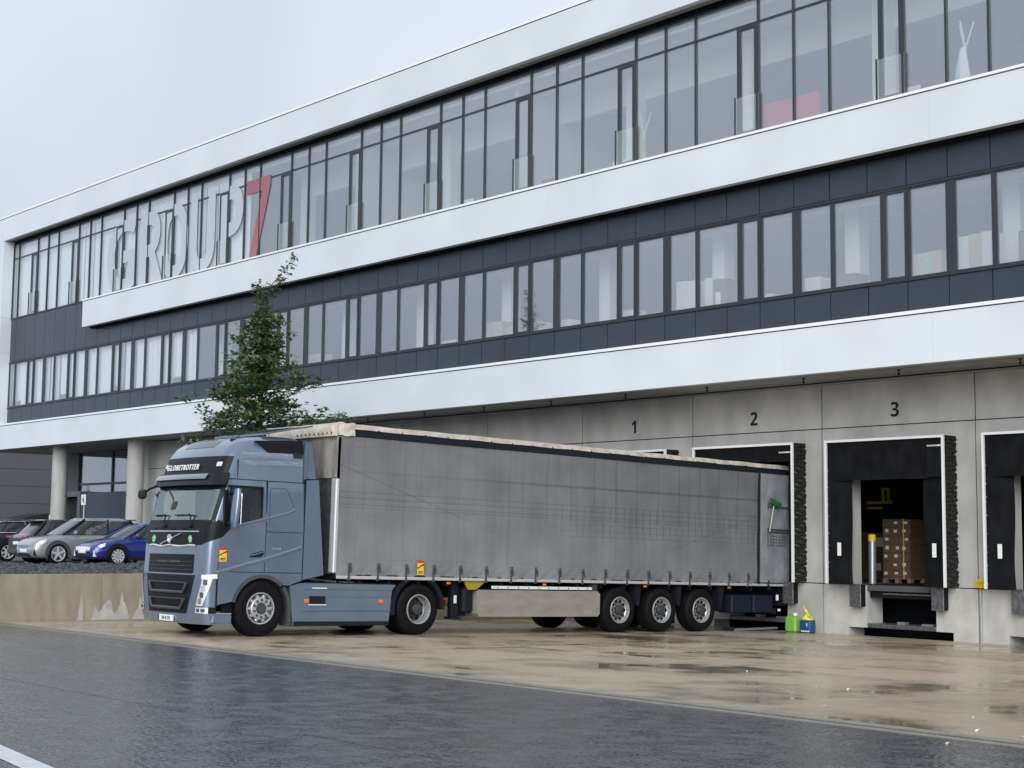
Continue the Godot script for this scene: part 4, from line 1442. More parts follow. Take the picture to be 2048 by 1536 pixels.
		# black wedge under the quarter light
		m.surf(func(u: float, w: float) -> Vector3:
			var p := lerpf(1.0, 1.62, u)
			var lo := lerpf(1.63, 1.78, clampf((p - 1.0) / 0.42, 0, 1)) + maxf(0.0, p - 1.42) * 1.05
			return cab(lerpf(lo, 2.06 if p < 1.42 else 2.0, w), s * p, 0.003), 16, 3)
		put("quarter_panel", m, mats.truck_black, t)
		# mirrors
		m = mz(z0)
		var mr := []
		for k in 9:
			var w := k / 8.0
			var h := lerpf(1.96, 2.66, w)
			var sh := 1.0 - 0.10 * absf(w - 0.5) * 2.0 - 0.25 * pow(absf(w - 0.5) * 2.0, 6.0)
			var rg := PackedVector3Array()
			for q in 12:
				var a := TAU * q / 12
				rg.append(Vector3(s * (1.46 + 0.12 * sh * cos(a)), h, 15.83 + 0.075 * sh * sin(a) - 0.05 * w))
			mr.append(rg)
		m.loft(mr)
		var mir := put("mirror", m, mats.truck_blue, t)
		m = mz(z0)
		m.bb(Vector3(s * 1.36, 2.02, 15.735), Vector3(s * 1.56, 2.58, 15.752), 0.01)
		put("mirror_glass", m, mats.chrome, mir)
		m = mz(z0)
		m.box(Vector3(s * 1.31, 2.58, 15.86), Vector3(0.26, 0.045, 0.07), 0.015)
		m.box(Vector3(s * 1.31, 2.03, 15.88), Vector3(0.26, 0.045, 0.07), 0.015)
		m.bb(Vector3(s * 1.21, 1.98, 15.84), Vector3(s * 1.265, 2.64, 15.93), 0.01)
		m.bb(Vector3(s * 1.30, 2.05, 15.76), Vector3(s * 1.36, 2.56, 15.84), 0.01)
		put("mirror_arm", m, mats.truck_black, mir)
		# lamps on the corner
		m = mz(z0)
		m.surf(func(u: float, w: float) -> Vector3: return cab(lerpf(0.55, 1.05, w), s * lerpf(lerpf(0.985, 1.12, w), lerpf(1.14, 1.31, w), u), 0.008), 8, 10)
		var lamp := put("headlight", m, mats.lamp_clear, t)
		m = mz(z0)
		m.surf(func(u: float, w: float) -> Vector3: return cab(lerpf(1.02, 1.10, w) + u * 0.02, s * lerpf(1.10, 1.38, u), 0.018), 8, 3)
		for k in 2: m.surf(func(u: float, w: float) -> Vector3: return cab(lerpf(0.55, 1.03, u), s * (lerpf(0.985, 1.13, u) + 0.012 * w), 0.02), 8, 1)
		put("day_light", m, mats.plate_white, lamp)
		for k in 4:
			m = mz(z0)
			m.surf(func(u: float, w: float) -> Vector3: return cab(lerpf(0.58, 0.68, w) + k * 0.112, s * (lerpf(1.04, 1.115, u) + k * 0.033), 0.013), 4, 3)
			put("reflector", m, mats.chrome if k % 2 == 0 else mats.trim_grey, lamp)
		m = mz(z0)
		m.surf(func(u: float, w: float) -> Vector3: return cab(lerpf(0.42, 0.52, w), s * lerpf(0.97, 1.24, u), 0.010), 8, 2)
		var fog := put("fog_lamp", m, mats.lamp_clear, t)
		m = mz(z0)
		for k in 2: m.surf(func(u: float, w: float) -> Vector3: return cab(lerpf(0.44, 0.50, w), s * (1.0 + k * 0.11 + u * 0.08), 0.014), 3, 2)
		put("reflector", m, mats.trim_grey, fog)
		m = mz(z0)
		m.surf(func(u: float, w: float) -> Vector3: return cab(lerpf(0.42, 0.53, w), s * lerpf(1.25, 1.39, u), 0.006), 4, 2)
		m.surf(func(u: float, w: float) -> Vector3: return cab(lerpf(0.53, 1.13, w), s * lerpf(1.365, 1.40, u), 0.006), 2, 6)
		put("corner_gap", m, mats.truck_black, t)
	# --- front: black panel, chrome, grilles, plate
	m = mz(z0)
	skin(m, 1.63, 2.075, -1.0, 1.0, 0.003, 40, 6)
	skin(m, 2.05, 2.085, -1.36, 1.36, 0.002, 40, 1)
	put("front_panel", m, mats.truck_black, t)
	m = mz(z0)
	m.surf(func(u: float, w: float) -> Vector3:
		var p := lerpf(-0.86, 0.86, u)
		return cab(1.588 + 0.012 * cos(p * 9.0) + 0.042 * w, p, 0.010 + 0.012 * sin(PI * w)), 50, 4)
	skin(m, 1.868, 1.884, -0.92, 0.92, 0.012, 40, 1)
	put("chrome_bar", m, mats.chrome, t)
	m = mz(z0)
	m.tube(PackedVector3Array([cab(1.635, -0.36, 0.02), cab(1.735, 0.0, 0.024), cab(1.835, 0.37, 0.02)]), 0.013, 6)
	m.lathe(pv([0.085, 0.0, 0.085, 0.03, 0.06, 0.035, 0.055, 0.022, 0.0, 0.022]), cab(1.735, 0.0, 0.008), 2, 24)
	put("badge", m, mats.chrome, t)
	m = mz(z0)
	for p: float in [-0.70, 0.67]: m.lathe(pv([0.075, 0.0, 0.075, 0.003, 0.0, 0.003]), cab(1.735, p, 0.006), 2, 20)
	put("round_sticker", m, mats.sticker_green, t)
	m = mz(z0)
	for p: float in [-0.70, 0.67]: m.lathe(pv([0.045, 0.0, 0.028, 0.002]), cab(1.735, p, 0.011), 2, 16)
	put("sticker_mark", m, mats.label_white, t)
	m = mz(z0)
	skin(m, 1.12, 1.46, -0.84, 0.84, 0.006, 30, 4)
	put("upper_grille", m, mats.truck_black, t)
	m = mz(z0)
	for k in 3: skin(m, 1.18 + k * 0.07, 1.19 + k * 0.07, -0.80, 0.80, 0.012, 30, 1)
	for s: float in [-1.0, 1.0]: skin(m, 1.31, 1.345, 0.03 if s > 0 else -0.42, 0.42 if s > 0 else -0.03, 0.014, 10, 1)
	put("grille_slot", m, mats.trim_grey, t)
	m = mz(z0)
	m.surf(func(u: float, w: float) -> Vector3: return cab(lerpf(0.40, 1.09, w), lerpf(-1, 1, u) * lerpf(0.70, 0.90, w), 0.006), 30, 6)
	put("lower_grille", m, mats.truck_black, t)
	for g: Array in [[0.78, 0.95, 0.70, 0.60], [0.49, 0.66, 0.64, 0.53]]:
		m = mz(z0)
		var path := PackedVector3Array()
		for q: Array in [[-g[2], g[1]], [-g[3], g[0]], [0.0, g[0]], [g[3], g[0]], [g[2], g[1]]]: path.append(cab(q[1], q[0], 0.03))
		m.tube(path, 0.030, 8)
		path = PackedVector3Array()
		for q: Array in [[-g[2], g[1]], [0.0, g[1]], [g[2], g[1]]]: path.append(cab(q[1], q[0], 0.022))
		m.tube(path, 0.012, 8)
		put("grille_bar", m, mats.trim_grey, t)
		m = mz(z0)
		for k in 4:
			var w := lerpf(g[3], g[2], k / 4.0)
			m.tube(PackedVector3Array([cab(lerpf(g[0], g[1], (k + 0.6) / 4.4), -w, 0.015), cab(lerpf(g[0], g[1], (k + 0.6) / 4.4), 0, 0.015), cab(lerpf(g[0], g[1], (k + 0.6) / 4.4), w, 0.015)]), 0.009, 6)
		put("grille_slat", m, mats.chassis, t)
	m = mz(z0)
	m.bb(Vector3(-0.26, 0.245, 16.275), Vector3(0.26, 0.355, 16.315), 0.004)
	var plate := put("number_plate", m, mats.plate_white, t)
	text_part("plate_text", "SM·48 EIR", 0.062, 0.85, 0.002, mats.ink, plate, Transform3D(Basis.IDENTITY, Vector3(0.03, 0.30, 16.3165 - z0)))
	m = mz(z0)
	m.bb(Vector3(-0.258, 0.248, 16.3152), Vector3(-0.215, 0.352, 16.3162))
	put("euro_band", m, mats.can_blue, plate)
	# --- windscreen, wipers, visor, sign
	m = mz(z0)
	skin(m, 2.085, 2.70, -1.17, 1.17, 0.0, 40, 8)
	put("windscreen", m, mats.vehicle_glass, t)
	m = mz(z0)
	skin(m, 2.66, 2.74, -1.16, 1.16, 0.004, 30, 2)
	for s: float in [-1.0, 1.0]: m.surf(func(u: float, w: float) -> Vector3: return cab(lerpf(2.08, 2.72, w), s * lerpf(1.15, 1.235, u), 0.003), 3, 6)
	put("windscreen_trim", m, mats.truck_black, t)
	for w0: Array in [[-0.30, -0.85], [0.62, 0.02]]:
		m = mz(z0)
		m.tube(PackedVector3Array([cab(1.97, w0[0], 0.03), cab(2.16, w0[0] - 0.02, 0.045), cab(2.19, w0[0] - 0.10, 0.04)]), 0.014, 6)
		m.tube(PackedVector3Array([cab(2.165, w0[0] + 0.08, 0.028), cab(2.175, (w0[0] + w0[1]) * 0.5, 0.028), cab(2.17, w0[1], 0.028)]), 0.012, 6)
		m.box(cab(1.97, w0[0], 0.02), Vector3(0.10, 0.05, 0.05), 0.01)
		put("wiper", m, mats.truck_black, t)
	m = mz(z0)
	for k in 4: m.bb(cab(1.93, -0.66 + k * 0.35, 0.004) - Vector3(0.09, 0.012, 0.0), cab(1.93, -0.66 + k * 0.35, 0.004) + Vector3(0.09, 0.012, 0.012))
	put("panel_slot", m, mats.chassis, t)
	m = mz(z0)
	m.surf(func(u: float, w: float) -> Vector3: return cab(lerpf(2.72, 2.95, w), lerpf(-1.24, 1.24, u), lerpf(0.15, 0.06, w)), 40, 3)
	m.surf(func(u: float, w: float) -> Vector3: return cab(2.72, lerpf(-1.24, 1.24, u), lerpf(0.15, 0.0, w)), 40, 2)
	for s: float in [-1.0, 1.0]: m.surf(func(u: float, w: float) -> Vector3: return cab(lerpf(2.72, 2.95, w), s * 1.24, lerpf(0.0, lerpf(0.15, 0.06, w), u)), 3, 3)
	put("visor_shade", m, mats.truck_black, t)
	m = mz(z0)
	m.surf(func(u: float, w: float) -> Vector3: return cab(lerpf(2.835, 2.93, w), lerpf(-1.20, 0.86, u), lerpf(0.135, 0.085, w) + 0.012 * sin(PI * w)), 40, 4)
	put("visor_strip", m, mats.truck_blue, t)
	m = mz(z0)
	skin(m, 2.93, 3.26, -1.12, 1.22, 0.006, 40, 8)
	put("sign_panel", m, mats.truck_black, t)
	var tx := cab(3.07, -0.13, 0.028)
	text_part("roof_lettering", "GLOBETROTTER", 0.108, 1.10, 0.006, mats.label_white, t, Transform3D(Basis(Vector3.RIGHT, -0.28), Vector3(-0.17, 3.07, tx.z - z0)))
	m = mz(z0)
	for p: float in [-1.0, 0.98]: skin(m, 3.07, 3.15, p - 0.07, p + 0.07, 0.012, 4, 2)
	put("marker_lamp", m, mats.lamp_clear, t)
	# roof glass, deflector, horns, aerials
	m = mz(z0)
	m.surf(func(u: float, w: float) -> Vector3: return cab(lerpf(3.44, 3.62, w), lerpf(-0.55, 0.55, u), 0.006), 16, 6)
	put("roof_hatch", m, mats.dark_glass, t)
	m = mz(z0)
	m.prism(pv([14.95, 3.715, 14.3, 3.86, 13.88, 3.945, 13.88, 3.975, 14.3, 3.89, 14.95, 3.75]), 0, -0.92, 0.92)
	put("roof_deflector", m, mats.truck_blue, t)
	m = mz(z0)
	for x: float in [-0.8, 0.8]:
		m.tube(PackedVector3Array([Vector3(x, 3.52, 15.55), Vector3(x, 3.60, 15.5), Vector3(x * 1.01, 3.86, 15.2)]), 0.012, 5, 0.005)
		m.box(Vector3(x, 3.57, 15.54), Vector3(0.07, 0.06, 0.12), 0.02)
	put("aerial", m, mats.truck_black, t)
	# front mirror on its arm at the far corner
	m = mz(z0)
	m.tube(PackedVector3Array([cab(2.74, -0.92, 0.12), cab(2.66, -0.90, 0.30), cab(2.60, -0.90, 0.36)]), 0.022, 6)
	m.box(cab(2.56, -0.90, 0.40), Vector3(0.24, 0.18, 0.10), 0.04)
	put("front_mirror", m, mats.truck_black, t)
	m = mz(z0)
	m.tube(PackedVector3Array([cab(2.72, -1.25, 0.06), cab(2.64, -1.38, 0.2)]), 0.03, 6)
	m.box(cab(2.60, -1.36, 0.22), Vector3(0.26, 0.14, 0.12), 0.04)
	put("front_mirror", m, mats.truck_black, t)
	# door handle, letters, sticker
	m = mz(z0)
	m.prism(pv([15.36, 1.435, 15.30, 1.50, 15.07, 1.56, 15.05, 1.50, 15.10, 1.44]), 0, 1.245, 1.256)
	put("handle_recess", m, mats.chassis_blue, t)
	m = mz(z0)
	m.tube(PackedVector3Array([Vector3(1.262, 1.47, 15.32), Vector3(1.272, 1.50, 15.2), Vector3(1.262, 1.535, 15.08)]), 0.012, 6)
	put("door_handle", m, mats.truck_blue, t)
	text_part("model_lettering", "FH 500", 0.038, 1.2, 0.002, mats.rim_silver, t, Transform3D(Basis(Vector3.UP, PI / 2), Vector3(1.2525, 1.605, 14.78 - z0)))
	blind_spot_sticker(t, Transform3D(Basis(Vector3.UP, PI / 2), Vector3(1.2545, 1.47, 15.90 - z0)), 0.17, 0.25)
	# --- cabin inside
	m = mz(z0)
	m.bb(Vector3(-1.19, 1.5, 15.55), Vector3(1.19, 2.0, 16.0), 0.05)
	m.bb(Vector3(-1.17, 1.2, 14.25), Vector3(1.17, 3.4, 14.45))
	m.bb(Vector3(-1.17, 1.2, 14.3), Vector3(1.17, 1.35, 15.9))
	m.bb(Vector3(-1.17, 2.78, 14.4), Vector3(1.17, 2.83, 15.75))
	put("dashboard", m, mats.interior_dark, t)
	for s: float in [-0.62, 0.62]:
		m = mz(z0)
		m.box(Vector3(s, 1.65, 15.05), Vector3(0.5, 0.16, 0.5), 0.05)
		m.box(Vector3(s, 2.05, 14.80), Vector3(0.48, 0.75, 0.16), 0.06)
		m.box(Vector3(s, 2.52, 14.80), Vector3(0.28, 0.20, 0.12), 0.05)
		put("seat", m, mats.interior_grey, t)
	m = mz(z0)
	var rim := PackedVector3Array()
	for k in 21:
		var a := TAU * k / 20
		rim.append(Vector3(0.62 + 0.23 * cos(a), 2.06 + 0.16 * sin(a), 15.52 - 0.14 * sin(a)))
	m.tube(rim, 0.016, 6)
	put("steering_wheel", m, mats.interior_dark, t)
	m = mz(z0)
	m.bb(Vector3(-1.0, 2.005, 15.65), Vector3(1.0, 2.06, 15.98))
	put("dash_clutter", m, mats.interior_grey, t)
	# --- chassis: rails, tanks behind the side skirts, catwalk, fifth wheel, fenders
	m = mz(z0)
	for s: float in [-0.42, 0.42]: m.bb(Vector3(s - 0.04, 0.68, 10.5), Vector3(s + 0.04, 0.95, 16.0))
	m.bb(Vector3(-1.1, 0.45, 14.2), Vector3(1.1, 1.05, 15.9))
	m.bb(Vector3(-1.15, 0.95, 14.25), Vector3(1.15, 1.16, 15.9))
	m.bb(Vector3(-1.0, 0.30, 15.7), Vector3(1.0, 0.9, 16.05))
	m.bb(Vector3(-0.5, 0.96, 11.0), Vector3(0.5, 1.04, 11.9))
	m.bb(Vector3(-1.1, 0.92, 12.3), Vector3(1.1, 0.96, 14.1))
	m.tube(PackedVector3Array([Vector3(-0.9, 0.52, 11.44), Vector3(0.9, 0.52, 11.44)]), 0.10, 10)
	m.tube(PackedVector3Array([Vector3(-0.95, 0.5, 15.06), Vector3(0.95, 0.5, 15.06)]), 0.07, 10)
	m.bb(Vector3(-0.6, 0.3, 12.3), Vector3(0.6, 0.8, 14.2))
	put("chassis", m, mats.chassis, t)
	m = mz(z0)
	for k in 4: m.bb(Vector3(0.2 + k * 0.02, 1.0, 13.25 - k * 0.02), Vector3(1.02, 1.035, 13.29 - k * 0.02))
	m.tube(PackedVector3Array([Vector3(0.5, 1.05, 13.55), Vector3(0.9, 1.02, 13.2), Vector3(1.05, 1.0, 12.9), Vector3(0.9, 1.0, 12.6)]), 0.02, 6)
	put("air_lines", m, mats.rave_alu, t)
	for s: float in [-1.0, 1.0]:
		m = mz(z0)
		m.prism(pv([14.44, 0.93, 14.20, 0.985, 12.0, 0.975, 12.09, 0.86, 12.15, 0.23, 14.34, 0.185, 14.40, 0.6]), 0, s * 0.75, s * 1.225)
		var sk := put("side_skirt", m, mats.truck_blue, t)
		m = mz(z0)
		m.bb(Vector3(s * 1.226, 0.19, 12.16), Vector3(s * 1.232, 0.275, 14.33))
		m.bb(Vector3(s * 1.226, 0.60, 13.64), Vector3(s * 1.231, 0.745, 14.0))
		m.bb(Vector3(s * 0.8, 0.976, 12.02), Vector3(s * 1.21, 1.0, 14.1))
		put("skirt_trim", m, mats.chassis, sk)
		m = mz(z0)
		m.box(Vector3(s * 1.225, 0.735, 13.1), Vector3(0.012, 0.016, 2.0), 0.004)
		m.box(Vector3(s * 1.228, 0.475, 13.15), Vector3(0.02, 0.02, 2.1), 0.008)
		m.box(Vector3(s * 1.228, 0.88, 13.1), Vector3(0.016, 0.03, 2.05), 0.006)
		put("skirt_crease", m, mats.truck_blue, sk)
		m = mz(z0)
		m.bb(Vector3(s * 1.226, 0.575, 13.62), Vector3(s * 1.24, 0.592, 14.02))
		m.bb(Vector3(s * 1.226, 0.885, 13.62), Vector3(s * 1.24, 0.905, 13.95))
		put("step_edge", m, mats.alu_white, sk)
		for z: float in [14.06, 12.35]:
			m = mz(z0)
			m.box(Vector3(s * 1.232, 0.655, z), Vector3(0.016, 0.07, 0.10), 0.005)
			put("side_marker", m, mats.lamp_orange, sk)
		m = mz(z0)
		var f1 := arc(11.44, 0.52, 0.66, -12.0, 182.0, 24)
		f1.append_array(arc(11.44, 0.52, 0.575, 182.0, -12.0, 24))
		m.prism(pv(f1), 0, s * 0.62, s * 1.235)
		put("rear_fender", m, mats.chassis, t)
		m = mz(z0)
		m.box(Vector3(s * 0.95, 0.62, 10.62), Vector3(0.3, 0.13, 0.05), 0.01)
		put("tail_lamp", m, mats.lamp_red, t)
		wheel("wheel", t, s * 1.235, 0.515, 15.06, s, 0.515, 0.31, 0, z0)
		wheel("wheel", t, s * 1.245, 0.505, 11.44, s, 0.505, 0.29, 1, z0)


func car_wheel(parent: Node, c: Vector3, s: float, r: float, spokes: int) -> void:
	var m := MB.new()
	m.lathe(pv([r * 0.70, 0, r * 0.74, s * 0.01, r * 0.93, s * 0.012, r, -s * 0.03, r, -s * 0.19, r * 0.72, -s * 0.21]), c, 0, 30)
	var w := put("wheel", m, mats.tyre, parent)
	m = MB.new()
	m.lathe(pv([r * 0.71, s * 0.006, r * 0.66, s * 0.004, r * 0.63, -s * 0.03]), c, 0, 30)
	for k in spokes:
		m.xf = Transform3D(Basis.IDENTITY, c) * Transform3D(Basis(Vector3.RIGHT, TAU * k / spokes), Vector3.ZERO)
		m.prism(PackedVector2Array([Vector2(-0.035, 0.03), Vector2(0.035, 0.03), Vector2(0.05, r * 0.66), Vector2(-0.012, r * 0.66)]), 0, -s * 0.025, s * 0.0)
	m.xf = Transform3D.IDENTITY
	m.lathe(pv([0.06, -s * 0.02, 0.055, s * 0.006, 0.0, s * 0.008]), c, 0, 16)
	put("rim", m, mats.alloy, w)
	m = MB.new()
	m.lathe(pv([r * 0.64, -s * 0.05, 0.0, -s * 0.055]), c, 0, 24)
	put("brake", m, mats.rim_dark, w)


func make_car(called: String, label: String, at: Vector3, facing: float, d: Dictionary, paint: Material) -> void:
	var t := thing(called, label, "car", at, Basis(Vector3.UP, (0.0 if facing > 0 else PI) + d.get("turn", 0.0)), "cars parked on the raised ground")
	var len_: float = d.len; var hw: float = d.w * 0.5; var ht: float = d.h
	var r: float = d.wheel
	var fa: float = len_ * 0.5 - d.over
	var ra: float = fa - d.base
	var front := len_ * 0.5
	# body: sections from the tail to the nose: (share of length, width share, bottom, shoulder)
	var cr: float = d.belt
	var sec := [[-0.5, 0.78, 0.42, cr - 0.16], [-0.485, 0.90, 0.30, cr - 0.06], [-0.44, 0.97, 0.24, cr], [-0.30, 1.0, 0.20, cr + 0.01], [0.0, 1.0, 0.19, cr], [0.16, 1.0, 0.19, cr - 0.01], [0.22, 0.995, 0.20, cr - 0.02], [0.32, 0.985, 0.20, cr - 0.06], [0.42, 0.95, 0.20, cr - 0.16], [0.465, 0.88, 0.22, cr - 0.235], [0.488, 0.78, 0.26, cr - 0.31], [0.5, 0.62, 0.34, cr - 0.40]]
	var rings := []
	for q: Array in sec:
		var z: float = q[0] * len_
		var w: float = q[1] * hw
		var a: float = q[2]
		var b: float = q[3]
		var cs := [[0.0, a], [0.72 * w, a], [0.92 * w, a + 0.03], [0.985 * w, a + 0.12], [w, lerpf(a, b, 0.45)], [0.985 * w, lerpf(a, b, 0.68)], [0.965 * w, b - 0.10], [0.93 * w, b - 0.03], [0.82 * w, b + 0.01], [0.45 * w, b + 0.035], [0.0, b + 0.04]]
		var ring_ := PackedVector3Array()
		for p: Array in cs: ring_.append(Vector3(p[0], p[1], z))
		for k in range(cs.size() - 2, 0, -1): ring_.append(Vector3(-cs[k][0], cs[k][1], z))
		rings.append(ring_)
	var m := MB.new()
	m.loft(rings)
	put("body", m, paint, t)
	# greenhouse in dark glass, roof skin and pillars in paint
	var za: float = d.cowl; var zb: float = d.roof_front; var zc: float = d.roof_rear; var zd: float = d.tail
	var shape := func(k: float, n: int, grow: float) -> PackedVector3Array:
		var f := lerpf(za, zb, k)
		var e := lerpf(zd, zc, k)
		var w := lerpf(0.90, 0.66, k * k * 0.35 + k * 0.65) * hw + grow
		var y := lerpf(cr, ht - 0.05, k)
		var ring_ := PackedVector3Array()
		for q in n:
			var a := TAU * q / n
			var ca := signf(cos(a)) * pow(absf(cos(a)), 0.42)
			var sa := signf(sin(a)) * pow(absf(sin(a)), 0.36)
			ring_.append(Vector3(w * ca, y, lerpf(e, f, 0.5 + 0.5 * sa) + (grow if sa > 0 else -grow)))
		return ring_
	m = MB.new()
	m.loft([shape.call(0.0, 40, 0.0), shape.call(0.25, 40, 0.0), shape.call(0.5, 40, 0.0), shape.call(0.75, 40, 0.0), shape.call(0.95, 40, 0.0)])
	put("window_glass", m, mats.dark_glass, t)
	m = MB.new()
	var top := PackedVector3Array()
	for p: Vector3 in shape.call(1.0, 40, -0.10): top.append(p + Vector3(0, 0.045, 0))
	m.loft([shape.call(0.90, 40, 0.006), shape.call(0.97, 40, 0.006), shape.call(1.0, 40, -0.01), top])
	put("roof", m, paint, t)
	m = MB.new()
	for s: float in [-1.0, 1.0]:
		for e: Array in [[za, zb, 0.02], [lerpf(za, zd, 0.52), lerpf(zb, zc, 0.5), -9.0], [zd + 0.12, zc + 0.1, -9.0]]:
			var path := PackedVector3Array()
			for k in 7:
				var kk := k / 6.0
				var w := lerpf(0.90, 0.66, kk * kk * 0.35 + kk * 0.65) * hw
				path.append(Vector3(s * w * (0.955 if e[2] > -1.0 else 1.0), lerpf(cr, ht - 0.06, kk), lerpf(e[0], e[1], kk) - (0.08 if e[2] > -1.0 else 0.0)))
			m.tube(path, 0.035, 6)
	put("pillar", m, paint if not d.get("clad", false) else mats.chassis, t)
	for s: float in [-1.0, 1.0]:
		m = MB.new()
		for z: float in [fa, ra]:
			var o := arc(z, r, r + 0.10, -5, 185, 16)
			o.append_array(arc(z, r, r - 0.03, 185, -5, 16))
			m.prism(pv(o), 0, s * (hw * 0.80), s * (hw * 1.0 + 0.006))
		m.bb(Vector3(s * hw * 0.9, 0.17, ra + r + 0.08), Vector3(s * (hw + 0.004), 0.30, fa - r - 0.08), 0.02)
		put("arch_cladding", m, mats.trim_grey if d.get("clad", false) else mats.chassis, t)
		car_wheel(t, Vector3(s * (hw + 0.004), r, fa), s, r, d.spokes)
		car_wheel(t, Vector3(s * (hw + 0.004), r, ra), s, r, d.spokes)
		m = MB.new()
		m.box(Vector3(s * (hw + 0.08), cr + 0.07, za - 0.45), Vector3(0.20, 0.13, 0.12), 0.04)
		put("mirror", m, paint, t)
		m = MB.new()
		# headlamp wrapped round the corner
		m.surf(func(u: float, w: float) -> Vector3:
			var z := lerpf(0.478, 0.405, u) * len_
			var ww := lerpf(0.66, 0.962, sqrt(u)) * hw
			return Vector3(s * ww, cr - lerpf(0.33, 0.20, u) - 0.085 + w * lerpf(0.10, 0.13, u), z + 0.03 - 0.02 * w), 8, 3)
		put("headlight", m, mats.lamp_clear, t)
		m = MB.new()
		m.box(Vector3(s * hw * 0.70, cr - 0.10, -front + 0.045), Vector3(hw * 0.5, 0.10, 0.10), 0.03)
		put("tail_light", m, mats.lamp_red, t)
		m = MB.new()
		m.prism(pv([s * hw * 0.62, 0.34, s * hw * 0.84, 0.30, s * hw * 0.80, 0.52, s * hw * 0.72, 0.50]), 2, front - 0.20, front - 0.055)
		put("bumper_inlet", m, mats.alu_white if d.get("bright", false) else mats.chassis, t)
	m = MB.new()
	m.box(Vector3(0, 0.33, front - 0.035), Vector3(hw * 1.1, 0.13, 0.07), 0.02)
	put("lower_grille", m, mats.truck_black, t)
	m = MB.new()
	if d.get("bright", false):
		m.box(Vector3(0, cr - 0.37, front - 0.02), Vector3(hw * 1.15, 0.14, 0.06), 0.025)
		put("front_panel", m, mats.alu_white, t)
	else:
		m.lathe(pv([0.06, 0, 0.06, 0.012, 0.0, 0.014]), Vector3(0, cr - 0.30, front - 0.06), 2, 18)
		put("badge", m, mats.chrome, t)
	m = MB.new()
	m.bb(Vector3(-0.26, 0.42, front + 0.0), Vector3(0.26, 0.53, front + 0.022), 0.004)
	m.bb(Vector3(-0.26, cr - 0.36, -front - 0.015), Vector3(0.26, cr - 0.25, -front + 0.02), 0.004)
	put("number_plate", m, mats.plate_white, t)
	m = MB.new()
	m.bb(Vector3(-hw * 0.84, 0.32, -front - 0.02), Vector3(hw * 0.84, 0.52, -front + 0.10), 0.04)
	m.bb(Vector3(-hw * 0.6, ht - 0.08, d.roof_rear - 0.22), Vector3(hw * 0.6, ht - 0.04, d.roof_rear + 0.06), 0.015)
	put("rear_trim", m, mats.trim_grey if d.get("clad", false) else mats.chassis, t)
	if d.get("chrome", false):
		for s: float in [-1.0, 1.0]:
			m = MB.new()
			m.tube(PackedVector3Array([Vector3(s * hw * 0.93, cr + 0.03, za - 0.4), Vector3(s * hw * 0.93, cr + 0.03, zd + 0.3), Vector3(s * hw * 0.9, cr + 0.12, zd + 0.16), Vector3(s * hw * 0.74, ht - 0.12, zc + 0.2), Vector3(s * hw * 0.72, ht - 0.10, zb - 0.2)]), 0.022, 6)
			put("window_strip", m, mats.chrome, t)


